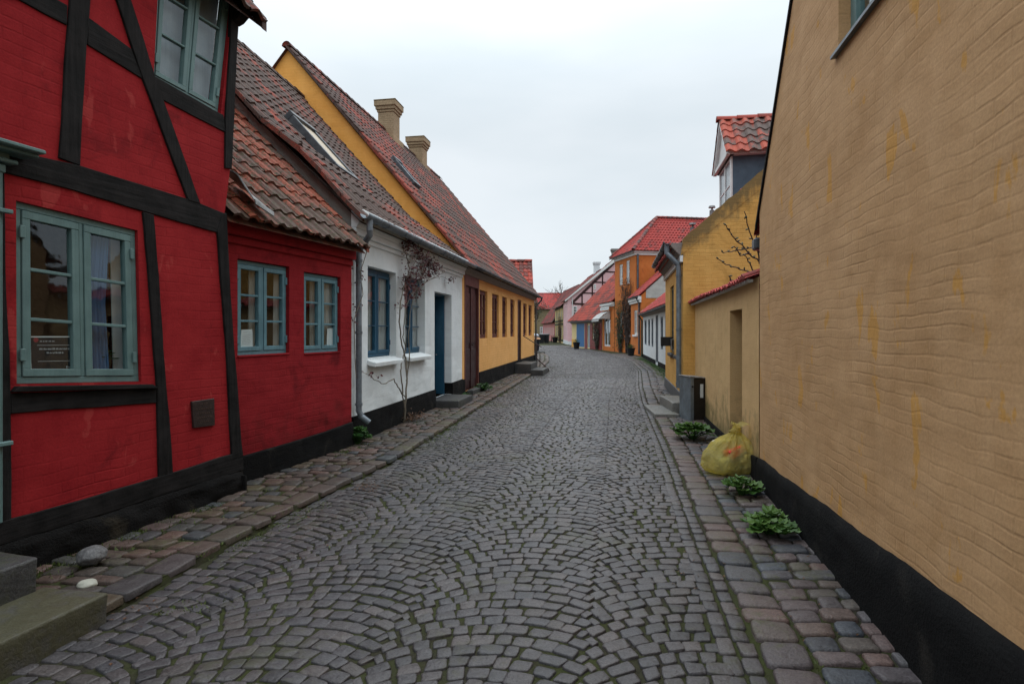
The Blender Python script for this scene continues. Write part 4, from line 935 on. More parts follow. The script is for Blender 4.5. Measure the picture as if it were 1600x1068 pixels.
for s_ in (0, 1):
    xa, za, xb, zb = (-.16, 2.83-.16*tg+.05, apx, 2.83+apx*tg+.05) if s_ == 0 else (L0+.16, 2.83-.16*tg+.05, apx, 2.83+apx*tg+.05)
    O_ = Vector((xa, -.02, za-.06)); S_ = Vector((xb-xa, 0, zb-za)); tile_field(rb, O_, (0,1,0), S_, 9.1, S_.length, .24, .34)
ro = rb.build('roof', 'roofP', H0.e, norm=False)
mb = MB(); q = [(-.13, 2.83-.13*tg+.0), (-.13, 2.83-.13*tg+.05), (apx, 2.83+apx*tg+.05), (apx, 2.83+apx*tg+.0)]; mb.prism(q, -.02, 0); q = [(L0+.15, 2.83-.15*tg-.02), (L0+.15, 2.83-.15*tg+.06), (apx, 2.83+apx*tg+.06), (apx, 2.83+apx*tg-.02)]; mb.prism(q, -.045, 0); mb.build('verge_board', 'tarred', H0.e)
mb = MB(); mb.box(-.30, -.15, -.02, 8.8, 2.47, 2.60); mb.build('gutter', 'zinc_dark', H0.e, bevel=.02)
# ---- courtyard wall with a door opening
H1 = House((3.75, 11.66), (2.583, 5.95), 'courtyard_wall', 'low ochre courtyard wall with a doorway and red tile coping', 'wall')
xd0, xd1 = H1.X(1140.5), H1.X(1159.5)
d1 = rect(xd0, xd1, .10, 1.87)
mb = MB(); mb.wall([(0,-.2),(H1.L,-.2),(H1.L,2.17),(0,2.17)], [d1], 0, .38); mb.wall([(0,-.2),(H1.L,-.2),(H1.L,2.17),(0,2.17)], [d1], .42, 0); mb.build('wall', 'ochre2', H1.e, norm=False)
mb = MB(); mb.box(xd0, xd1, .385, .415, .1, 1.87); dr = mb.build('door', 'tarred', H1.e); mb = MB(); mb.box(xd0+.1, xd0+.17, .34, .385, .95, 1.0); mb.build('door_handle', 'iron', dr)
mb = MB(); mb.prism([(0,-.2),(xd0,-.2),(xd0,.16),(0,.05)], -.03, 0); mb.prism([(xd1,-.2),(H1.L,-.2),(H1.L,.28),(xd1,.18)], -.03, 0); mb.prism([(xd0,-.2),(xd1,-.2),(xd1,.10),(xd0,.10)], -.02, .3); mb.build('plinth', 'tar', H1.e, bevel=.008)
mb = MB(); tile_field(mb, (0,-.11,2.15), (1,0,0), (0,.32,.13), H1.L, .345, .14, .345, .035); tile_field(mb, (H1.L,.53,2.15), (-1,0,0), (0,-.32,.13), H1.L, .345, .14, .345, .035); mb.build('coping', 'roofR', H1.e, norm=False)
mb = MB()
for i in range(int(H1.L/.14)): mb.box(i*.14+.02, i*.14+.09, -.085, -.03, 2.125, 2.155)
mb.build('mortar_bedding', 'white', H1.e)
# ---- mustard house with the dormer
H2 = House((4.37, 16.2), (3.52, 11.7), 'mustard_house', 'mustard brick house with a bare gable towards us and a white dormer', 'house')
L2 = H2.L; s2 = .87
o_ = [rect(H2.X(1047.2), H2.X(1052.7), 1.05, 2.72), rect(H2.X(1056.6), H2.X(1062.6), 1.05, 2.75)]
shell(H2, 0, L2, 7.4, 3.28, 3.7, 3.38+3.7*s2+.03, o_, 'mustard', .10)
for h_ in o_:
    window(H2, (h_[0][0], h_[1][0], 1.05, h_[2][1]), .05, 2, 3, 'dark_teal', .035, .035, .02, None, False)
    mb = MB(); mb.box(h_[0][0]-.05, h_[1][0]+.05, -.07, .05, .97, 1.05); mb.build('window_sill', 'dark_stone', H2.e, bevel=.01)
mb = MB(); mb.box(0, L2, -.06, 0, 3.02, 3.16); mb.build('frieze', 'white', H2.e, bevel=.008)
mb = MB(); mb.prism([(0,3.16),(-.06,3.16),(-.24,3.36),(-.24,3.42),(0,3.42)], 0, L2-.03, 'yz'); mb.build('cornice', 'soffit', H2.e, bevel=.006)
gutter(H2, -.05, L2-.02, -.31, 3.46, 'zinc_dark', .075)
pipe(H2, [(L2-.12,-.31,3.42),(L2-.12,-.31,3.22),(L2-.10,-.24,3.14),(L2-.10,-.09,2.98),(L2-.10,-.075,2.85),(L2-.10,-.075,.42)], 'downpipe', 'zinc', .055)
mb = MB(); mb.prism([(-.02,-.2),(L2+.0,-.2),(L2+.0,.30),(-.02,.30)], -.03, 0); mb.build('plinth', 'zinc_dark', H2.e, bevel=.008)
r2 = gable_roof(H2, 0, L2-.20, -.26, 3.38-.26*s2+.08, 3.7, 3.38+3.7*s2, 7.4, 'roofR', verge0=False, verge1=False)
mb = MB(); mb.prism([(-.05,3.15)]+[(i*.08, 3.50+i*.08*s2+.030*noise.noise(Vector((i*.41,3,0)))+.02*noise.noise(Vector((i*1.3,9,0)))) for i in range(46)]+[(3.7,3.52+3.7*s2),(7.4,3.5),(7.4,3.1),(3.7,3.1+3.7*s2)], L2-.20, L2+.006, 'yz'); mb.build('gable_parapet', 'mustard', H2.e)
# dormer
def dormer(H, x0, x1, yf, zb, ze, za, yb):
    xm = (x0+x1)/2
    mb = MB(); mb.box(x0, x1, yf+.02, yb, zb-1.0, ze); do = mb.build('dormer', 'slate', H.e, bevel=.004)
    mb = MB(); mb.box(x0-.0, x1+.0, yf-.02, yf+.02, zb, zb+.1); mb.box(x0-.01, x0+.10, yf-.02, yf+.021, zb+.1, ze); mb.box(x1-.10, x1+.01, yf-.02, yf+.021, zb+.1, ze); mb.box(xm-.04, xm+.04, yf-.019, yf+.02, zb+.1, ze)
    for a, b in ((x0+.1, xm-.04), (xm+.04, x1-.1)): mb.box(a, b, yf-.015, yf+.015, (zb+ze)/2, (zb+ze)/2+.03); mb.box(a, b, yf-.015, yf+.015, ze-.06, ze)
    mb.build('window_frame', 'white_wood', do, bevel=.004)
    mb = MB(); mb.add([(x0+.05,yf-.001,zb+.05),(x1-.05,yf-.001,zb+.05),(x1-.05,yf-.001,ze-.02),(x0+.05,yf-.001,ze-.02)], [(0,1,2,3)]); mb.build('pane', plain('dormer glass', (.10,.13,.15), .06, .8, 0, .05), do, norm=False)
    mb = MB(); mb.prism([(x0-.14,ze),(x1+.14,ze),(x1+.10,ze+.12),(xm,za-.02),(x0-.10,ze+.12)], yf-.06, yf+.04); mb.box(x0-.14, x1+.14, yf-.12, yb, ze, ze+.09)
    mb.prism([(x0-.18,ze+.0),(x0-.12,ze-.03),(xm,za-.07),(xm,za+.02)], yf-.14, yf-.06); mb.prism([(x1+.18,ze+.0),(x1+.12,ze-.03),(xm,za-.07),(xm,za+.02)], yf-.14, yf-.06); mb.build('pediment', 'white_wood', do, bevel=.005)
    rb = MB(); S1 = Vector((xm-x0+.2, 0, za-ze+.03)); tile_field(rb, (x0-.2, yf-.16, ze+.02), (0,1,0), S1, yb-yf+.2, S1.length, .235, .30, .06)
    S1 = Vector((xm-x1-.2, 0, za-ze+.03)); tile_field(rb, (x1+.2, yf-.16, ze+.02), (0,1,0), S1, yb-yf+.2, S1.length, .235, .30, .06)
    ro = rb.build('dormer_roof', 'roofT', do, norm=False)
    rb = MB(); ridge_row(rb, (xm, yf-.2, za+.05), (xm, yb, za+.05), .10, .40); rb.build('ridge', 'roofO', ro, smooth=True, norm=False)
xdn = L2-.95
dormer(H2, xdn-1.45, xdn, 1.12, 4.2, 5.42, 6.42, 3.6)
for (a, b, yy) in ((1083, 325, .35), (1114, 300, .95)):
    p = W(a, b, 12.0 if yy < .5 else 11.9)
    mb = MB(); lx = (Vector((p.x,p.y))-H2.O).dot(H2.u); ly = (Vector((p.x,p.y))-H2.O).dot(H2.v); lx = L2-.45
    zz_ = 3.38+ly*s2
    mb.tube([(lx,ly,zz_-.1),(lx,ly,zz_+.22)], [.055,.05], 8); mb.tube([(lx,ly,zz_+.27),(lx,ly,zz_+.31)], [.075,.06], 8); mb.tube([(lx,ly,zz_+.22),(lx,ly,zz_+.27)], .02, 5); mb.build('roof_vent', 'lead', H2.e)
# box on a bracket
bx_ = House((4.37, 16.2), (3.52, 11.7), 'letter_box', 'black box on a bracket sticking out from the mustard house front', 'box')
xx = H2.X(1052.5)
mb = MB(); mb.box(xx-.06, xx+.10, -.30, -.02, 1.24, 1.46); mb.build('casing', 'iron', bx_.e, bevel=.008)
mb = MB(); mb.tube([(xx+.12,.0,1.40),(xx+.12,-.06,1.40),(xx+.12,-.06,1.15)], .02, 6); mb.build('bracket', 'lead', bx_.e)
# steps of the mustard house
stepblock('door_step', 'flat lower stone slab in front of the mustard house', [(2.62,10.45),(3.08,10.45),(3.10,11.75),(2.74,11.80)], -.05, .075, 'pave_step', rough=.006)
stepblock('door_step', 'upper stone step against the mustard house front', [(3.03,10.75),(3.42,10.75),(3.50,11.95),(3.10,11.95)], -.05, .25, 'pave_step', rough=.006)
# cabinet
e = empty('utility_cabinet', (3.15, 10.05, 0), math.radians(8), 'grey and dark brown street cabinet beside the grey downpipe', 'cabinet')
mb = MB(); mb.box(0, .07, 0, .45, .0, .78); mb.build('side_panel', 'zinc', e, bevel=.006)
mb = MB(); mb.box(.07, .30, 0.012, .45, .0, .75); mb.build('body', plain('dark brown panel', (.018,.014,.011), .45, .4, 0, .2), e, bevel=.006)
mb = MB(); mb.hexa([(-.01,-.01,.78),(.33,-.01,.755),(.33,.47,.755),(-.01,.47,.78),(-.01,-.01,.80),(.33,-.01,.775),(.33,.47,.775),(-.01,.47,.80)]); mb.build('lid', 'lead', e, bevel=.004)
mb = MB(); mb.box(.19, .245, .004, .012, .42, .66); mb.build('label_plate', 'paper', e)
mb = MB(); mb.tube([(.035,-.002,.62),(.035,-.02,.62)], .016, 8); mb.build('lock', 'iron', e)
# ================================================================== THE FAR PART OF THE STREET
def front_openings(H, px_list, z0, z1): return [rect(H.X(a), H.X(b), z0, z1) if H.X(a) < H.X(b) else rect(H.X(b), H.X(a), z0, z1) for a, b in px_list]
def door(H, h_, mat, y=.06, frame=None):
    x0, x1, z0, z1 = h_[0][0], h_[1][0], h_[0][1], h_[2][1]; f = .06
    mb = MB(); mb.box(x0, x0+f, y-.03, y+.05, z0, z1); mb.box(x1-f, x1, y-.03, y+.05, z0, z1); mb.box(x0+f, x1-f, y-.03, y+.05, z1-f, z1); fo = mb.build('door_frame', frame or mat, H.e)
    mb = MB(); mb.box(x0+f, x1-f, y, y+.04, z0, z1-f); d = mb.build('door', mat, H.e)
    mb = MB(); w_ = x1-x0-2*f; mb.box(x0+f+w_*.15, x1-f-w_*.15, y-.012, y, z0+.2, z0+.9); mb.box(x0+f+w_*.15, x1-f-w_*.15, y-.012, y, z0+1.05, z1-.2); mb.build('door_panel', mat, d); return d
def sill(H, h_, mat='white_wood', z=0):
    mb = MB(); mb.box(h_[0][0]-.08, h_[1][0]+.08, -.10, .05, h_[0][1]-.12, h_[0][1]); mb.build('window_sill', mat, H.e, bevel=.01)
# white cottage
H3 = House((7.9, 34.3), (5.37, 17.0), 'white_cottage', 'low white cottage with narrow shuttered windows and a bright red roof', 'house')
wpx = [(1007,1010.3),(1012.6,1015.6),(1017.8,1020.8),(1032,1036),(1039,1043.5)]
wh = front_openings(H3, wpx, .80, 2.22) + [rect(13.2, 14.2, .8, 2.22)]; dh_ = front_openings(H3, [(1024.5,1028.4)], .12, 2.35)
shell(H3, 0, H3.L, 5.6, 2.62, 2.8, 5.0, wh+dh_, 'white2', .10)
for h_ in wh: window(H3, (h_[0][0], h_[1][0], .80, 2.22), .04, 2, 3, 'blue_grey', .05, .045, .02, None, True)
door(H3, dh_[0], 'blue_grey')
mb = MB(); mb.box(0, dh_[0][0][0], -.02, 0, -.2, .22); mb.box(dh_[0][1][0], H3.L, -.02, 0, -.2, .22); mb.build('plinth', 'tar', H3.e)
mb = MB(); mb.prism([(0,2.42),(-.05,2.42),(-.2,2.58),(-.2,2.64),(0,2.64)], 0, H3.L, 'yz'); mb.build('cornice', 'soffit', H3.e)
gable_roof(H3, -.06, H3.L, -.22, 2.60, 2.8, 5.05, 5.6, 'roofR', tw=.24, tl=.34, simple=True, verge0=False)
mb = MB(); mb.prism([(-.24,2.56),(-.24,2.68),(2.8,5.15),(2.8,5.0)], -.14, -.05, 'yz'); mb.build('verge_board', 'white_wood', H3.e)
gutter(H3, -.06, H3.L, -.27, 2.56, 'zinc_dark', .06); pipe(H3, [(.05,-.26,2.5),(.08,-.07,2.25),(.08,-.07,.05)], 'downpipe', 'green_wood', .05)
# mossy verge in front of it
mb = MB()
for i in range(5200):
    yy = R.uniform(17, 33.6); xx = R.uniform(KR(yy)+.7, WR(yy)-.06); h = R.uniform(.015,.05)
    if R.random() > .3+.7*noise.noise(Vector((xx*.8, yy*.8, 2)))+.35: continue
    a = R.uniform(0, 6.28); d = Vector((math.cos(a), math.sin(a), 0)); p = Vector((xx,yy,0)); mb.add([p-d*.012, p+d*.012, p+Vector((R.gauss(0,.015),R.gauss(0,.015),h))], [(0,1,2)], R.random())
tag(mb.build('grass', 'leaf_green', norm=False), 'short green grass and moss along the foot of the white cottage', 'grass', kind='stuff')
strip('grass_verge', lambda y: KR(y)+.55, lambda y: WR(y)+.05, .012, soil('mossy turf', (.045,.045,.02), (.07,.065,.035), (.05,.075,.02), .40, .55), 17.0, 34.0)
# annex with the pale gable
H5 = House((8.37, 40.0), (8.29, 36.5), 'orange_annex', 'low orange annex with a pale rendered gable and one tall white window', 'house')
a5 = front_openings(H5, [(990.5,996.2)], 1.35, 3.0)
shell(H5, 0, H5.L, 4.6, 3.9, 2.3, 6.0, a5, 'orange', .12, g1=True)
window(H5, (a5[0][0][0], a5[0][1][0], 1.35, 3.0), .05, 2, 3, 'white_wood', .06, .05, .025); sill(H5, a5[0])
mb = MB(); mb.prism([(.30,3.72),(4.6,3.72),(2.3,6.0),(.30,4.20)], H5.L, H5.L+.03, 'yz'); mb.build('gable_render', 'pale_render', H5.e)
gable_roof(H5, .05, H5.L+.04, -.2, 3.86, 2.3, 6.1, 4.6, 'roofR', simple=True)
mb = MB(); mb.box(0, H5.L+.03, -.12, 0, 3.45, 3.6); mb.box(0, H5.L+.05, -.2, 0, 3.6, 3.84); mb.build('cornice', 'white_wood', H5.e)
gutter(H5, 0, H5.L, -.28, 3.84, 'zinc_dark', .06); pipe(H5, [(H5.L-.3,-.28,3.8),(H5.L-.3,-.08,3.4),(H5.L-.3,-.08,.1)], 'downpipe', 'zinc_dark', .06)
# orange two-storey house
H4 = House((8.0, 44.2), (8.7, 40.0), 'orange_house', 'tall orange two-storey house with a hipped red roof and white window frames', 'house')
L4 = H4.L
u4 = front_openings(H4, [(967.5,973)], 5.05, 6.62) + front_openings(H4, [(978.3,983.8)], 5.05, 6.75); l4 = front_openings(H4, [(968.3,972.5),(980.5,984.6)], 1.3, 3.0)
mb = MB(); mb.wall([(0,-.2),(L4,-.2),(L4,7.2),(0,7.2)], u4+l4, 0, .14); 
for x in (0, L4): mb.wall([(0,-.2),(10.4,-.2),(10.4,7.2),(0,7.2)], [], x, 0, 'yz')
mb.wall([(0,-.2),(L4,-.2),(L4,7.2),(0,7.2)], [], 10.4, 0); mb.build('wall', 'orange', H4.e, norm=False)
for h_ in u4+l4: window(H4, (h_[0][0], h_[1][0], h_[0][1], h_[2][1]), .05, 2, 4, 'white_wood', .06, .05, .03, 'curtain')
for h_ in l4: sill(H4, h_)
mb = MB(); mb.box(-.02, L4+.08, -.08, 0, 6.95, 7.12); mb.box(-.02, L4+.18, -.18, 0, 7.12, 7.26); mb.box(L4, L4+.08, 0, 10.4, 6.95, 7.12); mb.box(L4, L4+.18, 0, 10.4, 7.12, 7.26); mb.build('cornice', 'white_wood', H4.e)
rb = MB(); ze, zr = 7.24, 10.05; yr_ = 2.75; e_ = .32
N_ = 26
def hipface(a, b, c, d, nrm_tw=.24):   # rows of tiles between eave a-b and ridge c-d
    a, b, c, d = map(Vector, (a,b,c,d)); rows = int((c-a).length/.34) or 1; n_ = (b-a).cross(d-a).normalized()
    if n_.z < 0: n_ = -n_
    rb.add([tuple(a-n_*.02), tuple(b-n_*.02), tuple(d-n_*.02), tuple(c-n_*.02)], [(0,1,2,3)])
    for j in range(rows):
        p0 = a+(c-a)*j/rows; p1 = b+(d-b)*j/rows; q0 = a+(c-a)*(j+1)/rows; q1 = b+(d-b)*(j+1)/rows; k = max(1, int((p1-p0).length/nrm_tw))
        for i in range(k):
            vs = []
            for t, h in [(0.0,.1),(.3,1.0),(.65,.1),(1.0,.1)]:
                f = (i+t)/k; vs += [tuple(p0+(p1-p0)*f+n_*(h*.05+.03)), tuple(q0+(q1-q0)*f+n_*(h*.05)), tuple(p0+(p1-p0)*f+n_*(h*.05))]
            rb.add(vs, [(0,3,4,1),(3,6,7,4),(6,9,10,7),(2,5,3,0),(5,8,6,3),(8,11,9,6)], R.random())
xh = L4/2; yh = 2.5
hipface((-e_,-e_,ze),(L4+e_,-e_,ze),(xh-.01,yh,zr),(xh,yh,zr))
hipface((L4+e_,-e_,ze),(L4+e_,10.7,ze),(xh,yh,zr),(xh,10.7,zr))
rb.add([(-e_,-e_,ze),(-e_,10.7,ze),(xh,10.7,zr),(xh,yh,zr)], [(0,1,2,3)]); ro = rb.build('roof', 'roofR', H4.e, norm=False)
rb = MB(); ridge_row(rb, (L4+e_,-e_,ze+.05), (xh,yh,zr+.05), .12); ridge_row(rb, (-e_,-e_,ze+.05), (xh,yh,zr+.05), .12); ridge_row(rb, (xh,yh,zr+.05), (xh,10.7,zr+.05), .12); rb.build('ridge', 'roofP', ro, smooth=True, norm=False)
pipe(H4, [(L4+.10,.12,7.0),(L4+.10,.12,4.6)], 'downpipe', 'zinc_dark', .07); gutter(H4, -.2, L4+.2, -.36, 7.2, 'zinc_dark', .06)
# shop with the awning
H6 = House((7.62, 47.8), (7.98, 44.3), 'awning_shop', 'narrow orange shop front under a red roof with a white awning', 'house')
s6 = front_openings(H6, [(943.6,953.5)], .35, 2.75)
shell(H6, 0, H6.L, 6, 3.85, 3.0, 6.6, s6, 'orange', .16, g1=False)
window(H6, (s6[0][0][0], s6[0][1][0], .35, 2.75), .06, 2, 1, 'white_wood', .08, .06, .03, 'curtain_warm', cpos=[(.4,.62)])
mb = MB(); mb.box(-.05, H6.L, -.12, 0, 3.55, 3.66); mb.box(-.05, H6.L, -.25, 0, 3.66, 3.86); mb.build('cornice', 'white_wood', H6.e)
gable_roof(H6, -.1, H6.L-.02, -.30, 3.86, 3.0, 6.7, 6, 'roofO', simple=True)
so_ = House((7.62, 47.8), (7.98, 44.3), 'shop_sign', 'long pale grey sign board above the white awning', 'sign')
mb = MB(); mb.box(.3, 2.9, -.30, -.26, 3.28, 3.52); mb.build('board', 'white_wood', so_.e)
mb = MB(); mb.box(.5, .54, -.27, .0, 3.36, 3.40); mb.build('bracket', 'iron', so_.e)
mb = MB()
for i in range(9): x = .55+.24*i; mb.box(x, x+.13, -.303, -.300, 3.36, 3.36+(.09 if i % 3 else .07))
mb.build('lettering', 'slate', so_.e)
ao = House((7.62, 47.8), (7.98, 44.3), 'shop_awning', 'white cloth awning with a straight valance over the shop window', 'awning')
mb = MB(); vs = []
for i in range(13):
    x = .15+2.3*i/12; sg = .03*math.sin(i*1.1); vs += [(x,-.04,3.22),(x,-.55,2.95+sg*.4),(x,-.98,2.58),(x,-.99,2.38+.03*math.cos(i*math.pi))]
mb.add(vs, [(4*i+j,4*i+4+j,4*i+5+j,4*i+1+j) for i in range(12) for j in range(3)]); mb.add([(.15,-.04,3.22),(.15,-.98,2.58),(.15,-.04,2.58)], [(0,1,2)]); mb.add([(2.45,-.04,3.22),(2.45,-.98,2.58),(2.45,-.04,2.58)], [(0,1,2)])
mb.build('cloth', 'awning', ao.e, norm=False); mb = MB(); mb.tube([(.15,-.98,2.57),(2.45,-.98,2.57)], .02, 6); mb.tube([(.2,0,2.5),(.2,-.98,2.57)], .012, 5); mb.tube([(2.4,0,2.5),(2.4,-.98,2.57)], .012, 5); mb.build('frame', 'iron', ao.e)
# low house with the blue gate
H7 = House((6.0, 57.0), (7.6, 48.0), 'blue_gate_house', 'low house with bright blue double gate and oxblood boards under an orange-red roof', 'house')
g7 = front_openings(H7, [(900.8,913)], .1, 2.35); d7 = front_openings(H7, [(918,922.3)], .1, 2.15); w7 = front_openings(H7, [(926.3,929.3)], .9, 2.0)
shell(H7, 0, H7.L, 9, 2.55, 4.6, 7.35, g7+d7+w7, 'cream', .12)
x0, x1 = g7[0][0][0], g7[0][1][0]
mb = MB(); xm = (x0+x1)/2; mb.box(x0+.02, xm-.01, .0, .05, .1, 2.33); go = mb.build('gate_leaf', 'blue_gate', H7.e); mb = MB(); mb.box(xm+.01, x1-.02, .0, .05, .1, 2.33); mb.build('gate_leaf', 'blue_gate', H7.e)
mb = MB()
for i in range(1, 8): x = x0+(x1-x0)*i/8; mb.box(x-.012, x+.012, -.006, .0, .12, 2.31)
mb.build('groove', 'blue', go)
xa = H7.X(914)
mb = MB(); q = [(xa,.0),(d7[0][0][0],.0),(d7[0][0][0],2.45),(xa,2.45)]; mb.prism(q, -.04, 0); q = rect(d7[0][1][0], w7[0][0][0], 0, 2.45); mb.prism(q, -.04, 0); q = rect(w7[0][1][0], H7.L, 0, 2.45); mb.prism(q, -.04, 0); mb.prism(rect(w7[0][0][0], w7[0][1][0], 0, .9), -.04, 0); mb.build('boarding', 'oxblood', H7.e)
door(H7, d7[0], 'grey_wood', frame='white_wood'); window(H7, (w7[0][0][0], w7[0][1][0], .9, 2.0), .04, 1, 2, 'white_wood', .06, .04, .02)
mb = MB(); mb.prism([(0,2.3),(-.05,2.3),(-.3,2.5),(-.3,2.58),(0,2.58)], 0, H7.L, 'yz'); mb.build('cornice', 'soffit', H7.e)
mb = MB(); mb.box(0, H7.X(900.3), -.03, 0, -.1, .8); mb.build('lower_wash', 'mustard', H7.e)
gable_roof(H7, -.25, H7.L+.1, -.35, 2.55, 4.6, 7.4, 9, 'roofO', tw=.26, tl=.36, simple=True); gutter(H7, -.2, H7.L, -.42, 2.5, 'zinc_dark', .06)
# pink half-timbered gable house
H8 = House((6.78, 75.0), (6.66, 68.0), 'pink_gable_house', 'pink house with a big half-timbered gable, white verge and chimneys', 'house')
L8 = H8.L; yr8, zr8, ze8 = 5.6, 10.1, 5.45
w8 = [rect(1.5,2.4,.9,2.2), rect(4.0,4.9,.9,2.2), rect(1.5,2.4,3.3,4.6), rect(4.0,4.9,3.3,4.6)]
shell(H8, 0, L8, 11.2, ze8, yr8, zr8, w8, 'pink', .12)
for h_ in w8: window(H8, (h_[0][0], h_[1][0], h_[0][1], h_[2][1]), .05, 2, 3, 'white_wood', .06, .05, .03)
def g8(a, b):     # line of sight onto the gable face
    k = Vector(((a-800)/F, 1.0)); t = ((H8.O+H8.u*L8).dot(H8.u))/k.dot(H8.u); p = k*t-H8.O; return (p.dot(H8.v), HC+t*(HY-b)/F)
def gtimber(pts, w_=.16):
    a, b = Vector(g8(*pts[0])), Vector(g8(*pts[1])); d = (b-a).normalized(); n_ = Vector((-d.y, d.x))*w_/2
    mb = MB(); mb.prism([tuple(a-n_),tuple(b-n_),tuple(b+n_),tuple(a+n_)], L8-.0, L8+.035, 'yz'); mb.build('timber', 'maroon', H8.e)
gtimber([(893.5,473.5),(959,411)], .3); gtimber([(893,474),(945,477)], .24); gtimber([(909.5,459),(909.5,486)]); gtimber([(925.5,443),(925.5,470)]); gtimber([(941.5,427),(941.5,455)]); gtimber([(910,457.5),(945,458.5)]); gtimber([(926,440.5),(960,441.5)]); gtimber([(942,424),(962,425)])
for (a, b, c, d, k) in ((895.8,901.6,478,492,3),(927.6,931.2,444,452,2)):
    y0, z1 = g8(a, c); y1, z0 = g8(b, d)
    mb = MB(); mb.box(L8-.0, L8+.04, y0, y1, z0, z1); wo = mb.build('window', 'white_wood', H8.e)
    mb = MB()
    for i in range(2):
        for j in range(k):
            ya = y0+.06+(y1-y0-.12)*i/2; zb_ = z0+.06+(z1-z0-.12)*j/k; mb.box(L8+.04, L8+.045, ya+.02, ya+(y1-y0-.12)/2-.02, zb_+.03, zb_+(z1-z0-.12)/k-.03)
    mb.build('pane', 'board_dark', wo)
r8 = (zr8-ze8)/yr8
gable_roof(H8, -.1, L8+.25, -.3, ze8-.3*r8+.1, yr8, zr8+.05, 11.2, 'roofP', tw=.28, tl=.38, simple=True, verge1=False)
mb = MB(); mb.prism([(-.35,ze8-.35*r8-.05),(-.35,ze8-.35*r8+.12),(yr8,zr8+.14),(yr8,zr8-.25)], L8+.2, L8+.28, 'yz'); mb.build('verge_board', 'white_wood', H8.e)
mb = MB(); mb.box(-.0, L8, -.04, 0, -.1, .45); mb.box(L8, L8+.04, 0, 6, -.1, .35); mb.build('plinth', 'white2', H8.e)
pipe(H8, [(L8+.06,.55,5.6),(L8+.06,.55,.1)], 'downpipe', 'white_wood', .05)
chimney(H8, L8-1.2, 5.75, zr8-1.0, 11.55, .62, .62, 'grey_render', shoulder=False)
# half-timbered cream house
H9 = House((6.6, 87.0), (6.77, 75.4), 'cream_half_timbered_house', 'cream half-timbered house with green timbers, second house beyond the pink gable', 'house')
L9 = H9.L; w9 = [rect(2+2.3*i, 2.9+2.3*i, .9, 2.1) for i in range(4)] + [rect(2+2.3*i, 2.9+2.3*i, 3.2, 4.3) for i in range(4)]
shell(H9, 0, L9, 10, 4.95, 5, 9.6, w9, 'cream', .1)
for h_ in w9: window(H9, (h_[0][0], h_[1][0], h_[0][1], h_[2][1]), .04, 2, 2, 'white_wood', .07, .06, .03)
for z in (.35, 2.55, 3.0, 4.8): mb = MB(); mb.box(0, L9, -.05, 0, z-.11, z+.11); mb.build('beam', 'green_wood', H9.e)
for i in range(6): x = .1+(L9-.2)*i/5; mb = MB(); mb.box(x-.1, x+.1, -.045, 0, .3, 4.85); mb.build('post', 'green_wood', H9.e)
gable_roof(H9, -.1, L9+.1, -.35, 4.9, 5, 9.7, 10, 'roofP', tw=.3, tl=.4, simple=True)
chimney(H9, L9-3.3, 5, 9.0, 11.1, .75, .75, 'white2', shoulder=True)
# rose coloured row
H10 = House((5.6, 103.0), (6.55, 87.6), 'rose_cottage', 'low rose-pink cottage with a long red roof at the bend of the street', 'house')
L10 = H10.L; w10 = [rect(1.5+1.5*i, 2.2+1.5*i, .9, 2.2) for i in range(9)]
shell(H10, 0, L10, 7.6, 2.95, 3.8, 8.5, w10, 'pink2', .1)
for h_ in w10: window(H10, (h_[0][0], h_[1][0], h_[0][1], h_[2][1]), .04, 2, 2, 'white_wood', .08, .06, .03)
gable_roof(H10, -.1, L10+.1, -.4, 2.9, 3.8, 8.7, 7.6, 'roofP', tw=.3, tl=.4, simple=True)
# closing houses
H11 = House((-14, 118.0), (12.5, 118.0), 'olive_house', 'drab olive house with a red roof that closes the view at the far bend', 'house')
w11 = [rect(11+2.2*i, 11.9+2.2*i, 1.0, 2.5) for i in range(6)]
shell(H11, 0, H11.L, 9, 6.2, 4.5, 9.6, w11, 'olive', .1)
for h_ in w11: window(H11, (h_[0][0], h_[1][0], h_[0][1], h_[2][1]), .04, 2, 2, 'white_wood', .08, .06, .03)
gable_roof(H11, -.1, H11.L+.1, -.4, 6.1, 4.5, 9.7, 9, 'roofR', tw=.32, tl=.42, simple=True)
H12 = House((1.0, 80.0), (3.65, 84.5), 'pale_yellow_house', 'pale yellow house with white windows just behind the end of the long yellow house', 'house')
H12 = H12; w12 = [rect(.8+1.25*i, 1.4+1.25*i, 1.2, 3.0) for i in range(3)] + [rect(.8+1.25*i, 1.4+1.25*i, 4.0, 5.1) for i in range(3)]
shell(H12, 0, H12.L, 5, 5.6, 2.5, 7.4, w12, 'cream', .1)
for h_ in w12: window(H12, (h_[0][0], h_[1][0], h_[0][1], h_[2][1]), .04, 2, 2, 'white_wood', .08, .06, .03)
gable_roof(H12, -.1, H12.L+.1, -.3, 5.55, 2.5, 7.5, 5, 'roofP', tw=.3, tl=.4, simple=True)
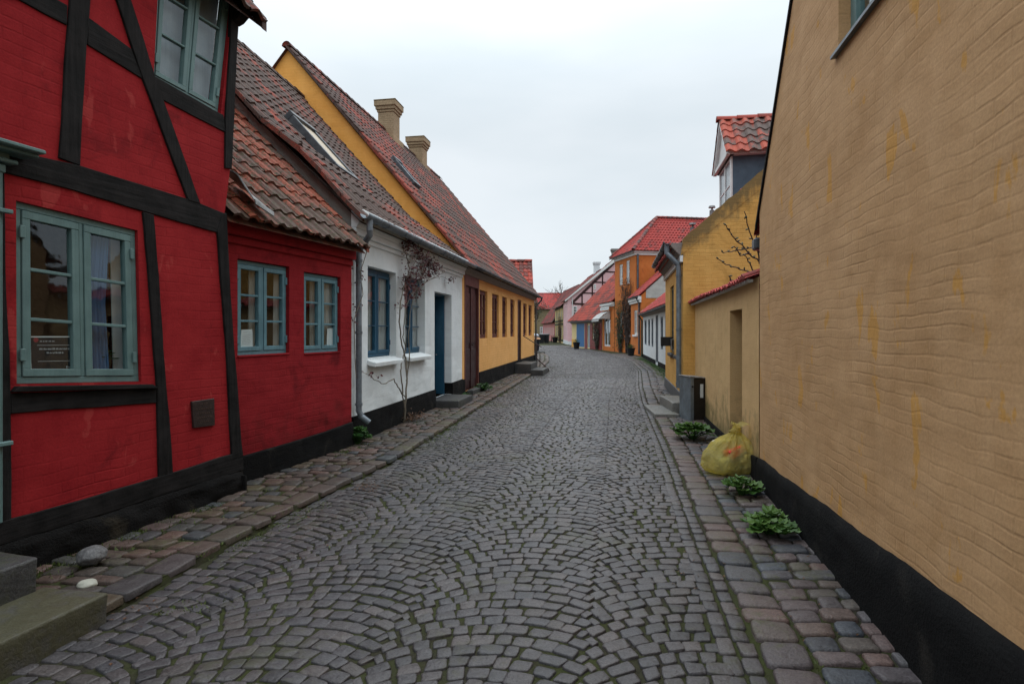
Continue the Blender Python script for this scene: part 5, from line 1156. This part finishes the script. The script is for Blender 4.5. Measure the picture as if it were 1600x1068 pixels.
# ---- bins, bicycle
def wheelie(loc, rz, label, lidmat='plastic', s=1.0, group=None):
    e = empty('wheelie_bin', loc, rz, label, 'bin', group)
    mb = MB(); w0, w1, d0, d1, h = .22*s, .28*s, .24*s, .34*s, .98*s
    mb.hexa([(-w0,-d0,.06),(w0,-d0,.06),(w0,d0,.06),(-w0,d0,.06),(-w1,-d1,h),(w1,-d1,h),(w1,d1,h),(-w1,d1,h)]); mb.box(-w1-.02,w1+.02,-d1-.02,d1+.02,h-.06,h-.0); mb.build('body', 'plastic', e, bevel=.02)
    mb = MB(); mb.prism([(-d1-.05,h+.005),(d1+.05,h+.005),(d1+.05,h+.03),(.05,h+.13),(-d1-.03,h+.06)], -w1-.035, w1+.035, 'yz'); mb.build('lid', lidmat, e, bevel=.015)
    for x in (-w0-.03, w0-.01):
        mb = MB(); mb.tube([(x,d0,.10),(x+.04,d0,.10)], .10, 12); mb.build('wheel', 'iron', e)
    mb = MB(); mb.tube([(-w1,d1+.03,h-.06),(-w1,d1+.08,h-.02),(w1,d1+.08,h-.02),(w1,d1+.03,h-.06)], .014, 6); mb.build('handle', 'plastic', e); return e
M['peach'] = plain('peach plastic', (.62,.33,.18), .5, .3, 0, .08); M['pale_bag'] = plain('pale blue plastic', (.45,.52,.62), .4, .4, 0, .1)
wheelie((1.74, 43.0, 0), .3, 'dark wheelie bin with a peach lid at the corner of the yellow house', 'peach')
b_ = bmesh.new(); bmesh.ops.create_icosphere(b_, subdivisions=3, radius=.3)
for v in b_.verts: v.co.z = v.co.z*.55+.15; v.co += noise.noise_vector(v.co*6)*.03
me = bpy.data.meshes.new('bin_bag'); b_.to_mesh(me); b_.free(); me.materials.append(M['pale_bag']); me.polygons.foreach_set('use_smooth',[True]*len(me.polygons))
o = bpy.data.objects.new('bin_bag', me); COL.objects.link(o); o.location = (1.74,43.0,1.10); tag(o, 'pale blue bag lying on the peach bin lid', 'bag')
stepblock('door_step', 'low dark step beside the bin at the far corner', [(1.3,40.4),(2.35,40.4),(2.35,41.4),(1.3,41.4)], -.05, .14, 'dark_stone')
wheelie((3.72, 72, 0), .2, 'left one of the two black bins at the bend', s=1.15, group='black bins at the bend'); wheelie((4.42, 72.6, 0), -.2, 'right one of the two black bins at the bend', s=1.15, group='black bins at the bend')
e = empty('bicycle', (5.55, 80.0, 0), 1.45, 'dark bicycle leaning by the rose-pink cottage', 'bicycle')
for x in (-.52, .52):
    mb = MB(); mb.tube([(x+.34*math.cos(t), 0, .34+.34*math.sin(t)) for t in [i*math.pi/9 for i in range(19)]], .022, 5, cap=False); 
    for i in range(6): t = i*math.pi/6; mb.tube([(x+.33*math.cos(t),0,.34+.33*math.sin(t)),(x-.33*math.cos(t),0,.34-.33*math.sin(t))], .004, 3)
    mb.build('wheel', 'iron', e)
mb = MB()
for pts in (((-.52,0,.34),(-.08,0,.30),(-.22,0,.82)),((-.08,0,.30),(.38,0,.78),(-.18,0,.74)),((.52,0,.34),(.36,0,.92)),((-.52,0,.34),(-.18,0,.74))): mb.tube(pts, .018, 5)
mb.build('frame', 'maroon2', e); mb = MB(); mb.box(-.34,-.1,-.07,.07,.82,.87); mb.build('saddle', 'iron', e, bevel=.02); mb = MB(); mb.tube([(.30,-.28,1.02),(.36,0,.98),(.30,.28,1.02)], .014, 5); mb.build('handlebar', 'iron', e)
# ================================================================== STEPS, STONES, RUBBISH BAG, PLANTS
def Gz(a, b, z): t = (HC-z)*F/(b-HY); return ((a-800)/F*t, t)
# entrance steps of the half-timbered house (run on out of the frame to the left)
def Aw(x, y): p = A.w(x, y); return (p.x, p.y)
pr_ = Gz(168, 925, .17); lx = (Vector(pr_)-A.O).dot(A.u); ly = (Vector(pr_)-A.O).dot(A.v)
print('step front', lx, ly)
stepblock('door_step', 'long mossy granite block, lower step of the red house entrance', [Aw(lx-2.3, ly), Aw(lx, ly), Aw(lx-.02, ly+.42), Aw(lx-2.3, ly+.42)], -.10, .17, 'granite', rough=.010)
pr_ = Gz(86, 868, .36); lx2 = (Vector(pr_)-A.O).dot(A.u); ly2 = (Vector(pr_)-A.O).dot(A.v)
print('step 2', lx2, ly2)
stepblock('door_step', 'worn upper step with a pale edge at the red house entrance', [Aw(lx2-2.0, ly+.38), Aw(lx2-.02, ly+.40), Aw(lx2, -.06), Aw(lx2-2.0, -.06)], -.10, .35, 'dark_stone', rough=.012)
def boulder(name, loc, s, label, mat, seed=0, cat='stone'):
    b_ = bmesh.new(); bmesh.ops.create_icosphere(b_, subdivisions=4, radius=1)
    for v in b_.verts: v.co += noise.noise_vector(v.co*1.3+Vector((seed,0,0)))*.16; v.co.x *= s[0]; v.co.y *= s[1]; v.co.z *= s[2]
    me = bpy.data.meshes.new(name); b_.to_mesh(me); b_.free(); me.materials.append(M[mat]); me.polygons.foreach_set('use_smooth',[True]*len(me.polygons))
    at = me.attributes.new('rnd','FLOAT','FACE'); at.data.foreach_set('value',[.5]*len(me.polygons))
    o = bpy.data.objects.new(name, me); COL.objects.link(o); o.location = loc; return tag(o, label, cat)
p = Gz(139, 868, .13); boulder('boulder', (p[0], p[1]+.02, .125), (.088,.078,.062), 'round grey boulder at the foot of the red half-timbered wall', 'pebble', 2)
p = Gz(136, 914, .06); boulder('pebble', (p[0], p[1], .068), (.055,.045,.026), 'pale flat pebble on the paving beside the mossy step', 'shell', 5)

# yellow refuse bag
def bag(loc):
    e = empty('refuse_bag', loc, .3, 'full translucent yellow refuse bag tied in a knot against the ochre wall', 'bag')
    b_ = bmesh.new(); bmesh.ops.create_icosphere(b_, subdivisions=6, radius=1)
    for v in b_.verts:
        d = v.co.normalized(); an = math.atan2(d.y, d.x); el = d.z; hl = max(1e-4, math.hypot(d.x, d.y)); ux_, uy_ = d.x/hl, d.y/hl
        if el < 0: hr = (1-min(1, -el)**3.2)**.36; z = .15 + el*.15; hr *= 1+.04*-el
        else: hr = math.cos(el*1.5)**.80*(1-.10*el); z = .15 + .31*el**.92
        hr = max(hr, .17 if el > .9 else 0)
        rr0 = .285*(1 + .07*math.cos(2*an+.6) + .05*math.cos(3*an+2))
        pl = .030*math.sin(an*12+3.2*noise.noise(Vector((ux_*1.3, uy_*1.3, 0))))*max(0, el)**.6 + .035*noise.noise(Vector((ux_*1.6, uy_*1.6, z*5)))
        cre = .030*abs(noise.noise(Vector((ux_*3.2, uy_*3.2, z*11)))) + .016*abs(noise.noise(Vector((ux_*8, uy_*8, z*22))))
        rr1 = rr0*hr + (pl-cre)*min(1, hr*1.6)
        v.co = Vector((ux_*rr1*1.04 + max(0, z-.22)*.42, uy_*rr1*.94, z + .014*noise.noise(d*4)))
        if v.co.z < .012: v.co.z = .012*R.random()*.3
    me = bpy.data.meshes.new('sack'); b_.to_mesh(me); b_.free()
    t = NT('yellow bag film'); c = t.coord(); nn = t.noise(c, 7, 5, .6, 1.2); wr = t.noise(c, 16, 6, .7, 2.0)
    col = t.mix(t.ramp(nn, [(.35,0.),(.65,1.)]), (.74,.62,.17), (.86,.78,.36)); t.fin(col, .28, t.bump(wr, .035), .5)
    tr = t.n('ShaderNodeBsdfTranslucent'); t.l(col, tr.inputs[0]); m1 = t.n('ShaderNodeMixShader'); m1.inputs[0].default_value = .35; t.l(t.b.outputs[0], m1.inputs[1]); t.l(tr.outputs[0], m1.inputs[2])
    tp = t.n('ShaderNodeBsdfTransparent'); tp.inputs[0].default_value = (.97,.90,.48,1); m2 = t.n('ShaderNodeMixShader'); t.l(t.ramp(nn, [(.35,.42),(.7,.72)]), m2.inputs[0]); t.l(m1.outputs[0], m2.inputs[1]); t.l(tp.outputs[0], m2.inputs[2]); t.l(m2.outputs[0], t.o.inputs[0])
    M['bag'] = t.m; me.materials.append(t.m); me.polygons.foreach_set('use_smooth',[True]*len(me.polygons)); so_ = bpy.data.objects.new('sack', me); COL.objects.link(so_); so_.parent = e
    mb = MB(); mb.tube([(.095,0,.44),(.105,0,.475),(.115,0,.50)], [.085,.042,.034], 12)
    mb.build('neck', 'bag', e, smooth=True)
    for sx, sy, ln in ((.9,-.25,.15),(-.5,.5,.09),(.3,.7,.10)):
        mb = MB(); vs = []; n_ = 7
        for i in range(n_):
            f = i/(n_-1); wv = .012+.045*math.sin(math.pi*min(1,f*.8+.15))
            c_ = Vector((.115+sx*ln*f, sy*ln*f, .505+.045*math.sin(f*2.4))); s_ = Vector((-sy, sx, .25)).normalized()
            vs += [tuple(c_-s_*wv), tuple(c_+Vector((0,0,.012*math.sin(f*7)))), tuple(c_+s_*wv)]
        mb.add(vs, [g for i in range(n_-1) for g in ((3*i,3*i+1,3*i+4,3*i+3),(3*i+1,3*i+2,3*i+5,3*i+4))]); mb.build('knot_end', 'bag', e, smooth=True, norm=False)
    mb = MB(); mb.tube([(.085,0,.485),(.14,0,.495)], .042, 8); mb.build('knot', 'bag', e, smooth=True)
    cols = [('carton', (.60,.07,.05), (-.01,-.13,.26), (.085,.03,.05)), ('carton', (.55,.50,.45), (.13,-.13,.15), (.07,.04,.07)), ('carton', (.62,.22,.05), (.08,-.11,.28), (.05,.03,.04)), ('wrapper', (.40,.42,.40), (-.13,-.12,.13), (.06,.04,.08)), ('wrapper', (.65,.12,.10), (-.08,-.10,.25), (.05,.03,.035)), ('carton', (.18,.20,.22), (.0,-.05,.12), (.12,.10,.07)), ('wrapper', (.5,.48,.42), (.02,.08,.26), (.12,.09,.10))]
    for i, (nm, c_, l_, s_) in enumerate(cols):
        mb = MB(); a = R.uniform(0,3)
        pts = []
        for zz in (-1,1):
            for xx, yy in ((-1,-1),(1,-1),(1,1),(-1,1)): q = Vector((xx*s_[0]*R.uniform(.7,1.1), yy*s_[1], zz*s_[2]*R.uniform(.7,1.1))); ca, sa = math.cos(a*.25), math.sin(a*.25); pts.append((l_[0]+q.x*ca-q.z*sa, l_[1]+q.y, l_[2]+q.x*sa+q.z*ca))
        mb.hexa(pts); mb.build(nm, plain('rubbish %d' % i, c_, .6, .3, 0, .15), e, bevel=.01)
p = G(1131, 742); bag((p.x+.07, p.y+.06, .012))

# plants
def rosette(name, loc, rad, n, L, label, mat='leaf_green', round_=True, h=.16, cat='plant', group=None, seed=1):
    rr_ = random.Random(seed); e = empty(name, loc, 0, label, cat, group); st = MB(); lb = MB()
    for i in range(n):
        an = rr_.uniform(0, 6.283); q = math.sqrt(rr_.random()); rr2 = rad*q; zt = h*(1-.55*q*q)*rr_.uniform(.75,1.1)
        tip = Vector((math.cos(an)*rr2, math.sin(an)*rr2, zt)); base = Vector((math.cos(an)*rr2*.12, math.sin(an)*rr2*.12, 0)); mid = base.lerp(tip,.55)+Vector((0,0,.02))
        st.tube([base, mid, tip], [.004,.003,.002], 4, cap=False)
        d = Vector((math.cos(an), math.sin(an), rr_.uniform(-.35,.25))).normalized(); side = d.cross(Vector((0,0,1))).normalized(); up = side.cross(d); Lq = L*rr_.uniform(.6,1.2); r_ = rr_.random(); tiltv = rr_.uniform(-.35,.35)
        side = (side*math.cos(tiltv)+up*math.sin(tiltv)).normalized(); up = side.cross(d); c = tip; k = 18; vs = [tuple(c+d*Lq*.12)]
        for j in range(k):
            t = -math.pi+2*math.pi*j/k; sc_ = Lq*.52*(1+.10*math.cos(t*6)) ; notch = .45 if j == 0 else 1
            p_ = c + d*(Lq*.35+math.cos(t)*sc_*notch) + side*(math.sin(t)*sc_*1.1) + up*(.10*Lq*math.cos(t*6) + .12*Lq); vs.append(tuple(p_))
        lb.add(vs, [(0, 1+j, 1+(j+1)%k) for j in range(k)], r_)
    st.build('stem', 'leaf_green', e, norm=False); lb.build('foliage', mat, e, norm=False); return e
M['leaf_mallow'] = leafy('mallow leaves', (0.032, 0.090, 0.014), (0.100, 0.185, 0.040), .2, .45)
p = G(1084, 690); rosette('mallow_plant', (p.x+.02, p.y+.12, .01), .20, 60, .14, 'green mallow clump between the grey cabinet and the yellow bag', 'leaf_mallow', h=.24, group='green plants along the ochre wall', seed=2)
p = G(1163, 779); rosette('mallow_plant', (p.x, p.y+.08, .01), .115, 40, .11, 'small green mallow clump just in front of the yellow bag', 'leaf_mallow', h=.15, group='green plants along the ochre wall', seed=3)
p = G(1209, 842); rosette('mallow_plant', (p.x, p.y+.08, .01), .145, 52, .11, 'nearest green mallow clump, lowest down along the ochre wall', 'leaf_mallow', h=.14, group='green plants along the ochre wall', seed=4)
p = G(549, 703); rosette('mallow_plant', (p.x+.05, p.y+.12, .055), .13, 70, .085, 'bright green seedling clump at the corner of the red cottage and white house', 'leaf_green', h=.22, seed=5)
p = G(764, 614); rosette('weed', (p.x-.15, p.y, .05), .2, 70, .07, 'green weed tuft at the plinth beside the tall maroon door', 'leaf_green', h=.2, seed=6)
p = G(735, 623); rosette('weed', (p.x-.1, p.y, .05), .08, 24, .05, 'tiny green weed between the white house door and the maroon door', 'leaf_green', h=.1, seed=7)
# moss and grass in the joints on the left and along the kerb
gb = MB()
for i in range(24000):
    yy = 3.2+R.random()**1.5*24; u_ = R.random()
    xx = (WL(yy)+.03+abs(R.gauss(0,.12))) if u_ < .35 else (KL(yy)+abs(R.gauss(0,.30))-.03 if u_ < .85 else WL(yy)+R.random()*(KL(yy)-WL(yy)))
    if noise.noise(Vector((xx*1.2, yy*.55, 7))) < .08: continue
    z = .050 if xx < KL(yy) else .0
    h = R.uniform(.008,.028)*(1.3 if u_ < .35 else .8); a = R.uniform(0,6.28); d = Vector((math.cos(a), math.sin(a), 0)); p = Vector((xx,yy,z)); gb.add([p-d*.006, p+d*.006, p+Vector((R.gauss(0,.012),R.gauss(0,.012),h))], [(0,1,2)], R.random())
for i in range(5000):
    yy = 2.0+R.random()**1.4*14; xx = KR(yy)+.24+R.random()*(WR(yy)-KR(yy)-.24)
    if noise.noise(Vector((xx*1.6, yy*.8, 3))) < .12: continue
    h = R.uniform(.006,.022); a = R.uniform(0,6.28); d = Vector((math.cos(a), math.sin(a), 0)); p = Vector((xx,yy,-.004)); gb.add([p-d*.005, p+d*.005, p+Vector((R.gauss(0,.01),R.gauss(0,.01),h))], [(0,1,2)], R.random())
M['leaf_moss'] = leafy('moss green', (0.045, 0.065, 0.012), (0.090, 0.120, 0.028), .1)
tag(gb.build('grass', 'leaf_moss', norm=False), 'thin moss and grass growing in the paving joints', 'grass', kind='stuff')
db_ = MB()
for (cx, cy, n_, s_) in ((*Gz(575,762,0), 160, .10), (*Gz(640,655,.05), 140, .12), (*Gz(1110,905,0), 40, .25), (*Gz(1275,965,0), 60, .16), (*Gz(480,810,.05), 50, .3), (*Gz(1230,880,0), 40, .2), (*Gz(850,640,0), 50, .15), (*Gz(190,960,0), 30, .12)):
    for i in range(n_):
        p = Vector((cx+R.gauss(0,s_), cy+R.gauss(0,s_*1.3), .012+(.05 if cx < KL(cy) else 0))); a = R.uniform(0,6.28); db_.leaf(p, Vector((math.cos(a), math.sin(a), R.uniform(-.1,.4))), Vector((0,0,1)), R.uniform(.012,.035), R.uniform(.006,.016), R.random())
tag(db_.build('leaf_litter', 'leaf_brown', norm=False), 'small dry leaves and crumbs lying in the joints of the setts', 'litter', kind='stuff')

# climbing rose on the white house
def wob(a, b, n, amp, rs):
    a, b = Vector(a), Vector(b); out_ = []
    for i in range(n+1):
        f = i/n; out_.append(a.lerp(b, f) + Vector((rs.gauss(0,amp), rs.gauss(0,amp*.4), rs.gauss(0,amp*.5)))*(0 if i in (0,) else 1))
    return out_
rs = random.Random(9)
er = empty('climbing_rose', tuple(Cc.w(Cc.X(630), -.16)), math.atan2(Cc.u.y, Cc.u.x), 'climbing rose with dark red leaves between the white house windows', 'rose')
def rl(a, b, y): x, z = Cc.px(a, b, y); return (x-Cc.X(630), y+.16, z)
st = MB()
stems = [([(632,660),(634,622),(636,590),(634,560),(628,540),(625,510),(624,480),(630,450),(640,420),(634,395)], .016), ([(633,650),(630,610),(626,580),(629,560),(634,545),(630,520),(632,490),(640,462),(655,440),(668,415)], .012), ([(635,595),(640,560),(638,520),(642,480),(652,450),(675,435),(695,425)], .010), ([(634,622),(624,608),(615,592),(600,600),(585,593),(576,585)], .011), ([(655,455),(668,438),(690,432),(706,440)], .006), ([(640,430),(648,410),(655,395),(650,380)], .006), ([(636,400),(628,385),(640,374)], .006), ([(668,415),(678,400),(672,392)], .005)]
for pts, r_ in stems:
    P_ = [Vector(rl(a,b,-.14-.03*math.sin(i*1.3))) for i,(a,b) in enumerate(pts)]; Q = []
    for i in range(len(P_)-1):
        for k in range(4): Q.append(P_[i].lerp(P_[i+1], k/4)+Vector((rs.gauss(0,.008),rs.gauss(0,.006),rs.gauss(0,.006))))
    Q.append(P_[-1]); st.tube(Q, [r_*(1-.55*i/len(Q)) for i in range(len(Q))], 6)
lf = MB()
for (a, b, sx, sz, n_) in ((637,385,.16,.10,70),(655,400,.20,.14,80),(672,412,.18,.13,110),(640,430,.15,.15,80),(660,428,.22,.10,90),(635,452,.13,.12,60),(682,422,.12,.10,50),(628,478,.05,.08,14),(706,437,.07,.05,18),(650,455,.12,.12,50),(577,585,.03,.03,8),(645,378,.12,.06,30)):
    c = Vector(rl(a, b, -.16))
    for i in range(int(n_*1.3)):
        p = c+Vector((rs.gauss(0,sx*.62), rs.gauss(0,.07), rs.gauss(0,sz*.7))); d = Vector((rs.gauss(0,1), rs.gauss(0,.7), rs.gauss(-.1,.6))).normalized(); lf.leaf(p, d, Vector((0,-1,.3)), rs.uniform(.040,.080), rs.uniform(.028,.048), rs.random())
        if i % 4 == 0: st.tube([p, c+Vector((rs.gauss(0,sx*.3),0,rs.gauss(0,sz*.3)))], .0025, 3, cap=False)
st.build('stem', 'bark', er, smooth=True, norm=False); lf.build('foliage', 'leaf_red', er, norm=False)
db2 = MB()
for i in range(200): p = Vector((rs.gauss(0.05,.16), rs.gauss(-.02,.08)+.02, .07+abs(rs.gauss(0,.06)))); db2.leaf(p, Vector((rs.gauss(0,1),rs.gauss(0,1),rs.gauss(.3,.5))).normalized(), Vector((0,0,1)), .05, .025, rs.random())
db2.build('dry_leaves', 'leaf_brown', er, norm=False)
# thin vine by the downpipe
ev = empty('vine', tuple(Cc.w(Cc.X(556), -.13)), math.atan2(Cc.u.y, Cc.u.x), 'thin leafy vine hanging beside the grey downpipe of the white house', 'vine')
st = MB(); lf = MB(); Q = []
for i,(a,b) in enumerate([(577,362),(571,395),(563,425),(567,440),(566,460),(558,485),(554,500),(553,560),(557,590)]):
    x, z = Cc.px(a, b, -.13); Q.append(Vector((x-Cc.X(556), rs.gauss(0,.01), z)))
st.tube(Q, .006, 5)
for q, n_ in ((Q[3],10),(Q[5],6),(Q[6],12),(Q[2],8)):
    for i in range(n_): lf.leaf(q+Vector((rs.gauss(0,.035),rs.gauss(0,.03),rs.gauss(0,.07))), Vector((rs.gauss(0,1),rs.gauss(0,1),rs.gauss(0,1))).normalized(), Vector((0,-1,0)), .045, .028, rs.random())
st.build('stem', 'bark', ev, norm=False); lf.build('foliage', 'leaf_red', ev, norm=False)

# branching trees
def branch(mb, tips, p, d, L, r_, depth, rs, spread=.6, up=.15, seg=5):
    Q = [p]; dd = d.copy()
    for i in range(seg): dd = (dd+Vector((rs.gauss(0,.13),rs.gauss(0,.13),rs.gauss(0,.10)+up*.1))).normalized(); Q.append(Q[-1]+dd*L/seg)
    mb.tube(Q, [r_*(1-.45*i/seg) for i in range(seg+1)], 6 if depth > 1 else 4, cap=False)
    tips += Q[2:] if depth <= 1 else []
    if depth <= 0: return
    for k in range(rs.randint(2,4)):
        q = Q[rs.randint(2,seg)]; nd = (dd+Vector((rs.gauss(0,spread),rs.gauss(0,spread),rs.gauss(0,spread)+up))).normalized(); branch(mb, tips, q, nd, L*rs.uniform(.55,.8), r_*.55, depth-1, rs, spread, up, seg)
rs = random.Random(21)
e = empty('garden_shrub', (4.3, 8.6, 0), 0, 'bare shrub with budding twigs leaning over the courtyard wall', 'shrub')
tw = MB(); tips = []
branch(tw, tips, Vector((0,0,0)), Vector((-.10,0,1)).normalized(), 2.2, .04, 0, rs)
def W2(a, b, Y): p = W(a, b, Y); return Vector((p.x-4.3, p.y-8.6, p.z))
bl = MB()
for pts in ([(1240,470),(1188,440),(1170,425),(1150,418),(1135,412),(1123,405)], [(1235,450),(1188,412),(1172,395),(1152,378),(1140,362),(1135,352)], [(1230,440),(1186,395),(1175,372),(1168,350),(1163,330)], [(1230,420),(1190,400),(1180,385),(1150,392),(1130,395)], [(1180,435),(1172,412),(1165,400)], [(1176,425),(1168,445)], [(1188,412),(1180,378),(1183,360)], [(1144,452),(1142,440),(1139,431)], [(1172,395),(1158,398),(1147,385)]):
    Q = []; P_ = [W2(a,b,8.4-.1*i) for i,(a,b) in enumerate(pts)]
    for i in range(len(P_)-1):
        for k in range(3): Q.append(P_[i].lerp(P_[i+1],k/3)+Vector((rs.gauss(0,.008),rs.gauss(0,.008),rs.gauss(0,.008))))
    Q.append(P_[-1]); tw.tube(Q, [.013*(1-.6*i/len(Q)) for i in range(len(Q))], 5)
    for q in Q[4:]:
        if rs.random() < .75:
            d = Vector((rs.gauss(0,1),rs.gauss(0,.6),rs.gauss(.5,.8))).normalized(); bl.tube([q, q+d*.025, q+d*.05], [.006,.014,.004], 5)
tw.build('branch', 'bark_dark', e, norm=False); bl.build('bud', 'leaf_olive', e, norm=False)
# climbers on the orange house
def climber(H, px0, px1, z0, z1, label, leafmat, n_st, n_lf, seed, dens=1.0):
    rs = random.Random(seed); xa, xb = sorted((H.X(px0), H.X(px1))); e = empty('climber', tuple(H.w((xa+xb)/2, -.1)), math.atan2(H.u.y, H.u.x), label, 'climber')
    st = MB(); lf = MB(); wv = (xb-xa)/2
    for i in range(n_st):
        p = Vector((rs.uniform(-.25,.25)*wv, 0, 0)); Q = [p.copy()]; tz = rs.uniform(z1*.6, z1); tx = rs.uniform(-wv, wv)
        for k in range(1, 15): f = k/14; Q.append(Vector((p.x*(1-f)+tx*f+rs.gauss(0,.08), rs.gauss(-.02,.05), tz*f)))
        st.tube(Q, [.035*(1-.8*k/15) for k in range(15)], 5, cap=False)
        for q in Q[4:]:
            for m in range(3): st.tube([q, q+Vector((rs.gauss(0,.25), rs.gauss(-.05,.08), rs.gauss(.1,.2)))], [.01,.004], 3, cap=False)
    for i in range(n_lf):
        p = Vector((rs.gauss(0,wv*.45), rs.gauss(-.06,.09), rs.uniform(z0,z1))); lf.leaf(p, Vector((rs.gauss(0,1),rs.gauss(0,1),rs.gauss(0,1))).normalized(), Vector((0,-1,0)), rs.uniform(.06,.13), rs.uniform(.05,.09), rs.random())
    st.build('stem', 'bark_dark', e, norm=False); lf.build('foliage', leafmat, e, norm=False)
climber(H4, 973, 992, 2.0, 5.4, 'bare brown climber spreading up between the orange house and its annex', 'leaf_brown', 26, 500, 4)
climber(H4, 964, 979, .3, 3.9, 'leafy dark climber at the left windows of the orange house', 'leaf_dark', 12, 900, 5)
climber(H7, 929, 940, .3, 2.4, 'dark shrubby climber on the oxblood boards beside the awning', 'leaf_olive', 10, 500, 6)
climber(H9, 873, 879.4, .2, 3.6, 'tall rusty green climber on the cream half-timbered house', 'leaf_brown', 10, 900, 7)
def pots(loc, s_, label, n=1):
    e = empty('planter', loc, 0, label, 'planter'); mb = MB(); mb.tube([(0,0,0),(0,0,s_*.8),(0,0,s_*.85)], [s_*.3,s_*.45,s_*.48], 12); mb.build('pot', 'iron', e)
    lb = MB()
    for i in range(140): d = Vector((R.gauss(0,1),R.gauss(0,1),abs(R.gauss(0,.8)))).normalized(); lb.leaf(Vector((0,0,s_*.8))+d*s_*.5*R.uniform(.2,1), d, Vector((0,0,1)), .10, .06, R.random())
    lb.build('foliage', 'leaf_dark', e, norm=False)
p = G(899, 545); pots((p.x+.1, p.y, 0), .7, 'dark round planter left of the bright blue gate')
p = G(868, 535.5); pots((6.0, 79.5, 0), .9, 'bushy green planter in front of the rose-pink cottage')
p = G(996, 556); pots((7.65, 36.6, 0), .6, 'low planter at the corner of the white cottage and orange annex')
# trees beyond the roofs
def tree(loc, h, crown, label, mat, n_lf, seed, lsize=.1, bare=False):
    rs = random.Random(seed); e = empty('tree', loc, 0, label, 'tree'); tb = MB(); tips = []
    branch(tb, tips, Vector((0,0,0)), Vector((0,0,1)), h*.42, h*.022, 0, rs, seg=4)
    for k in range(6): branch(tb, tips, Vector((0,0,h*rs.uniform(.28,.42))), Vector((rs.gauss(0,.55),rs.gauss(0,.55),1)).normalized(), h*.26, h*.011, 3, rs, .5, .25)
    tb.build('trunk', 'bark_dark', e, norm=False); lb = MB()
    for i in range(n_lf):
        q = rs.choice(tips); p = q+Vector((rs.gauss(0,crown),rs.gauss(0,crown),rs.gauss(0,crown))); lb.leaf(p, Vector((rs.gauss(0,1),rs.gauss(0,1),rs.gauss(0,1))).normalized(), Vector((0,0,1)), lsize, lsize*.6, rs.random())
    lb.build('crown', mat, e, norm=False)
tree((1.15, 46.0, 0), 5.5, .22, 'small olive bush tree peeping over the end of the yellow house', 'leaf_olive', 2600, 3, .13)
tree((10.5, 122.0, 0), 13.5, .12, 'bare tree behind the ridge of the far red roofs', 'leaf_olive', 500, 8, .16)
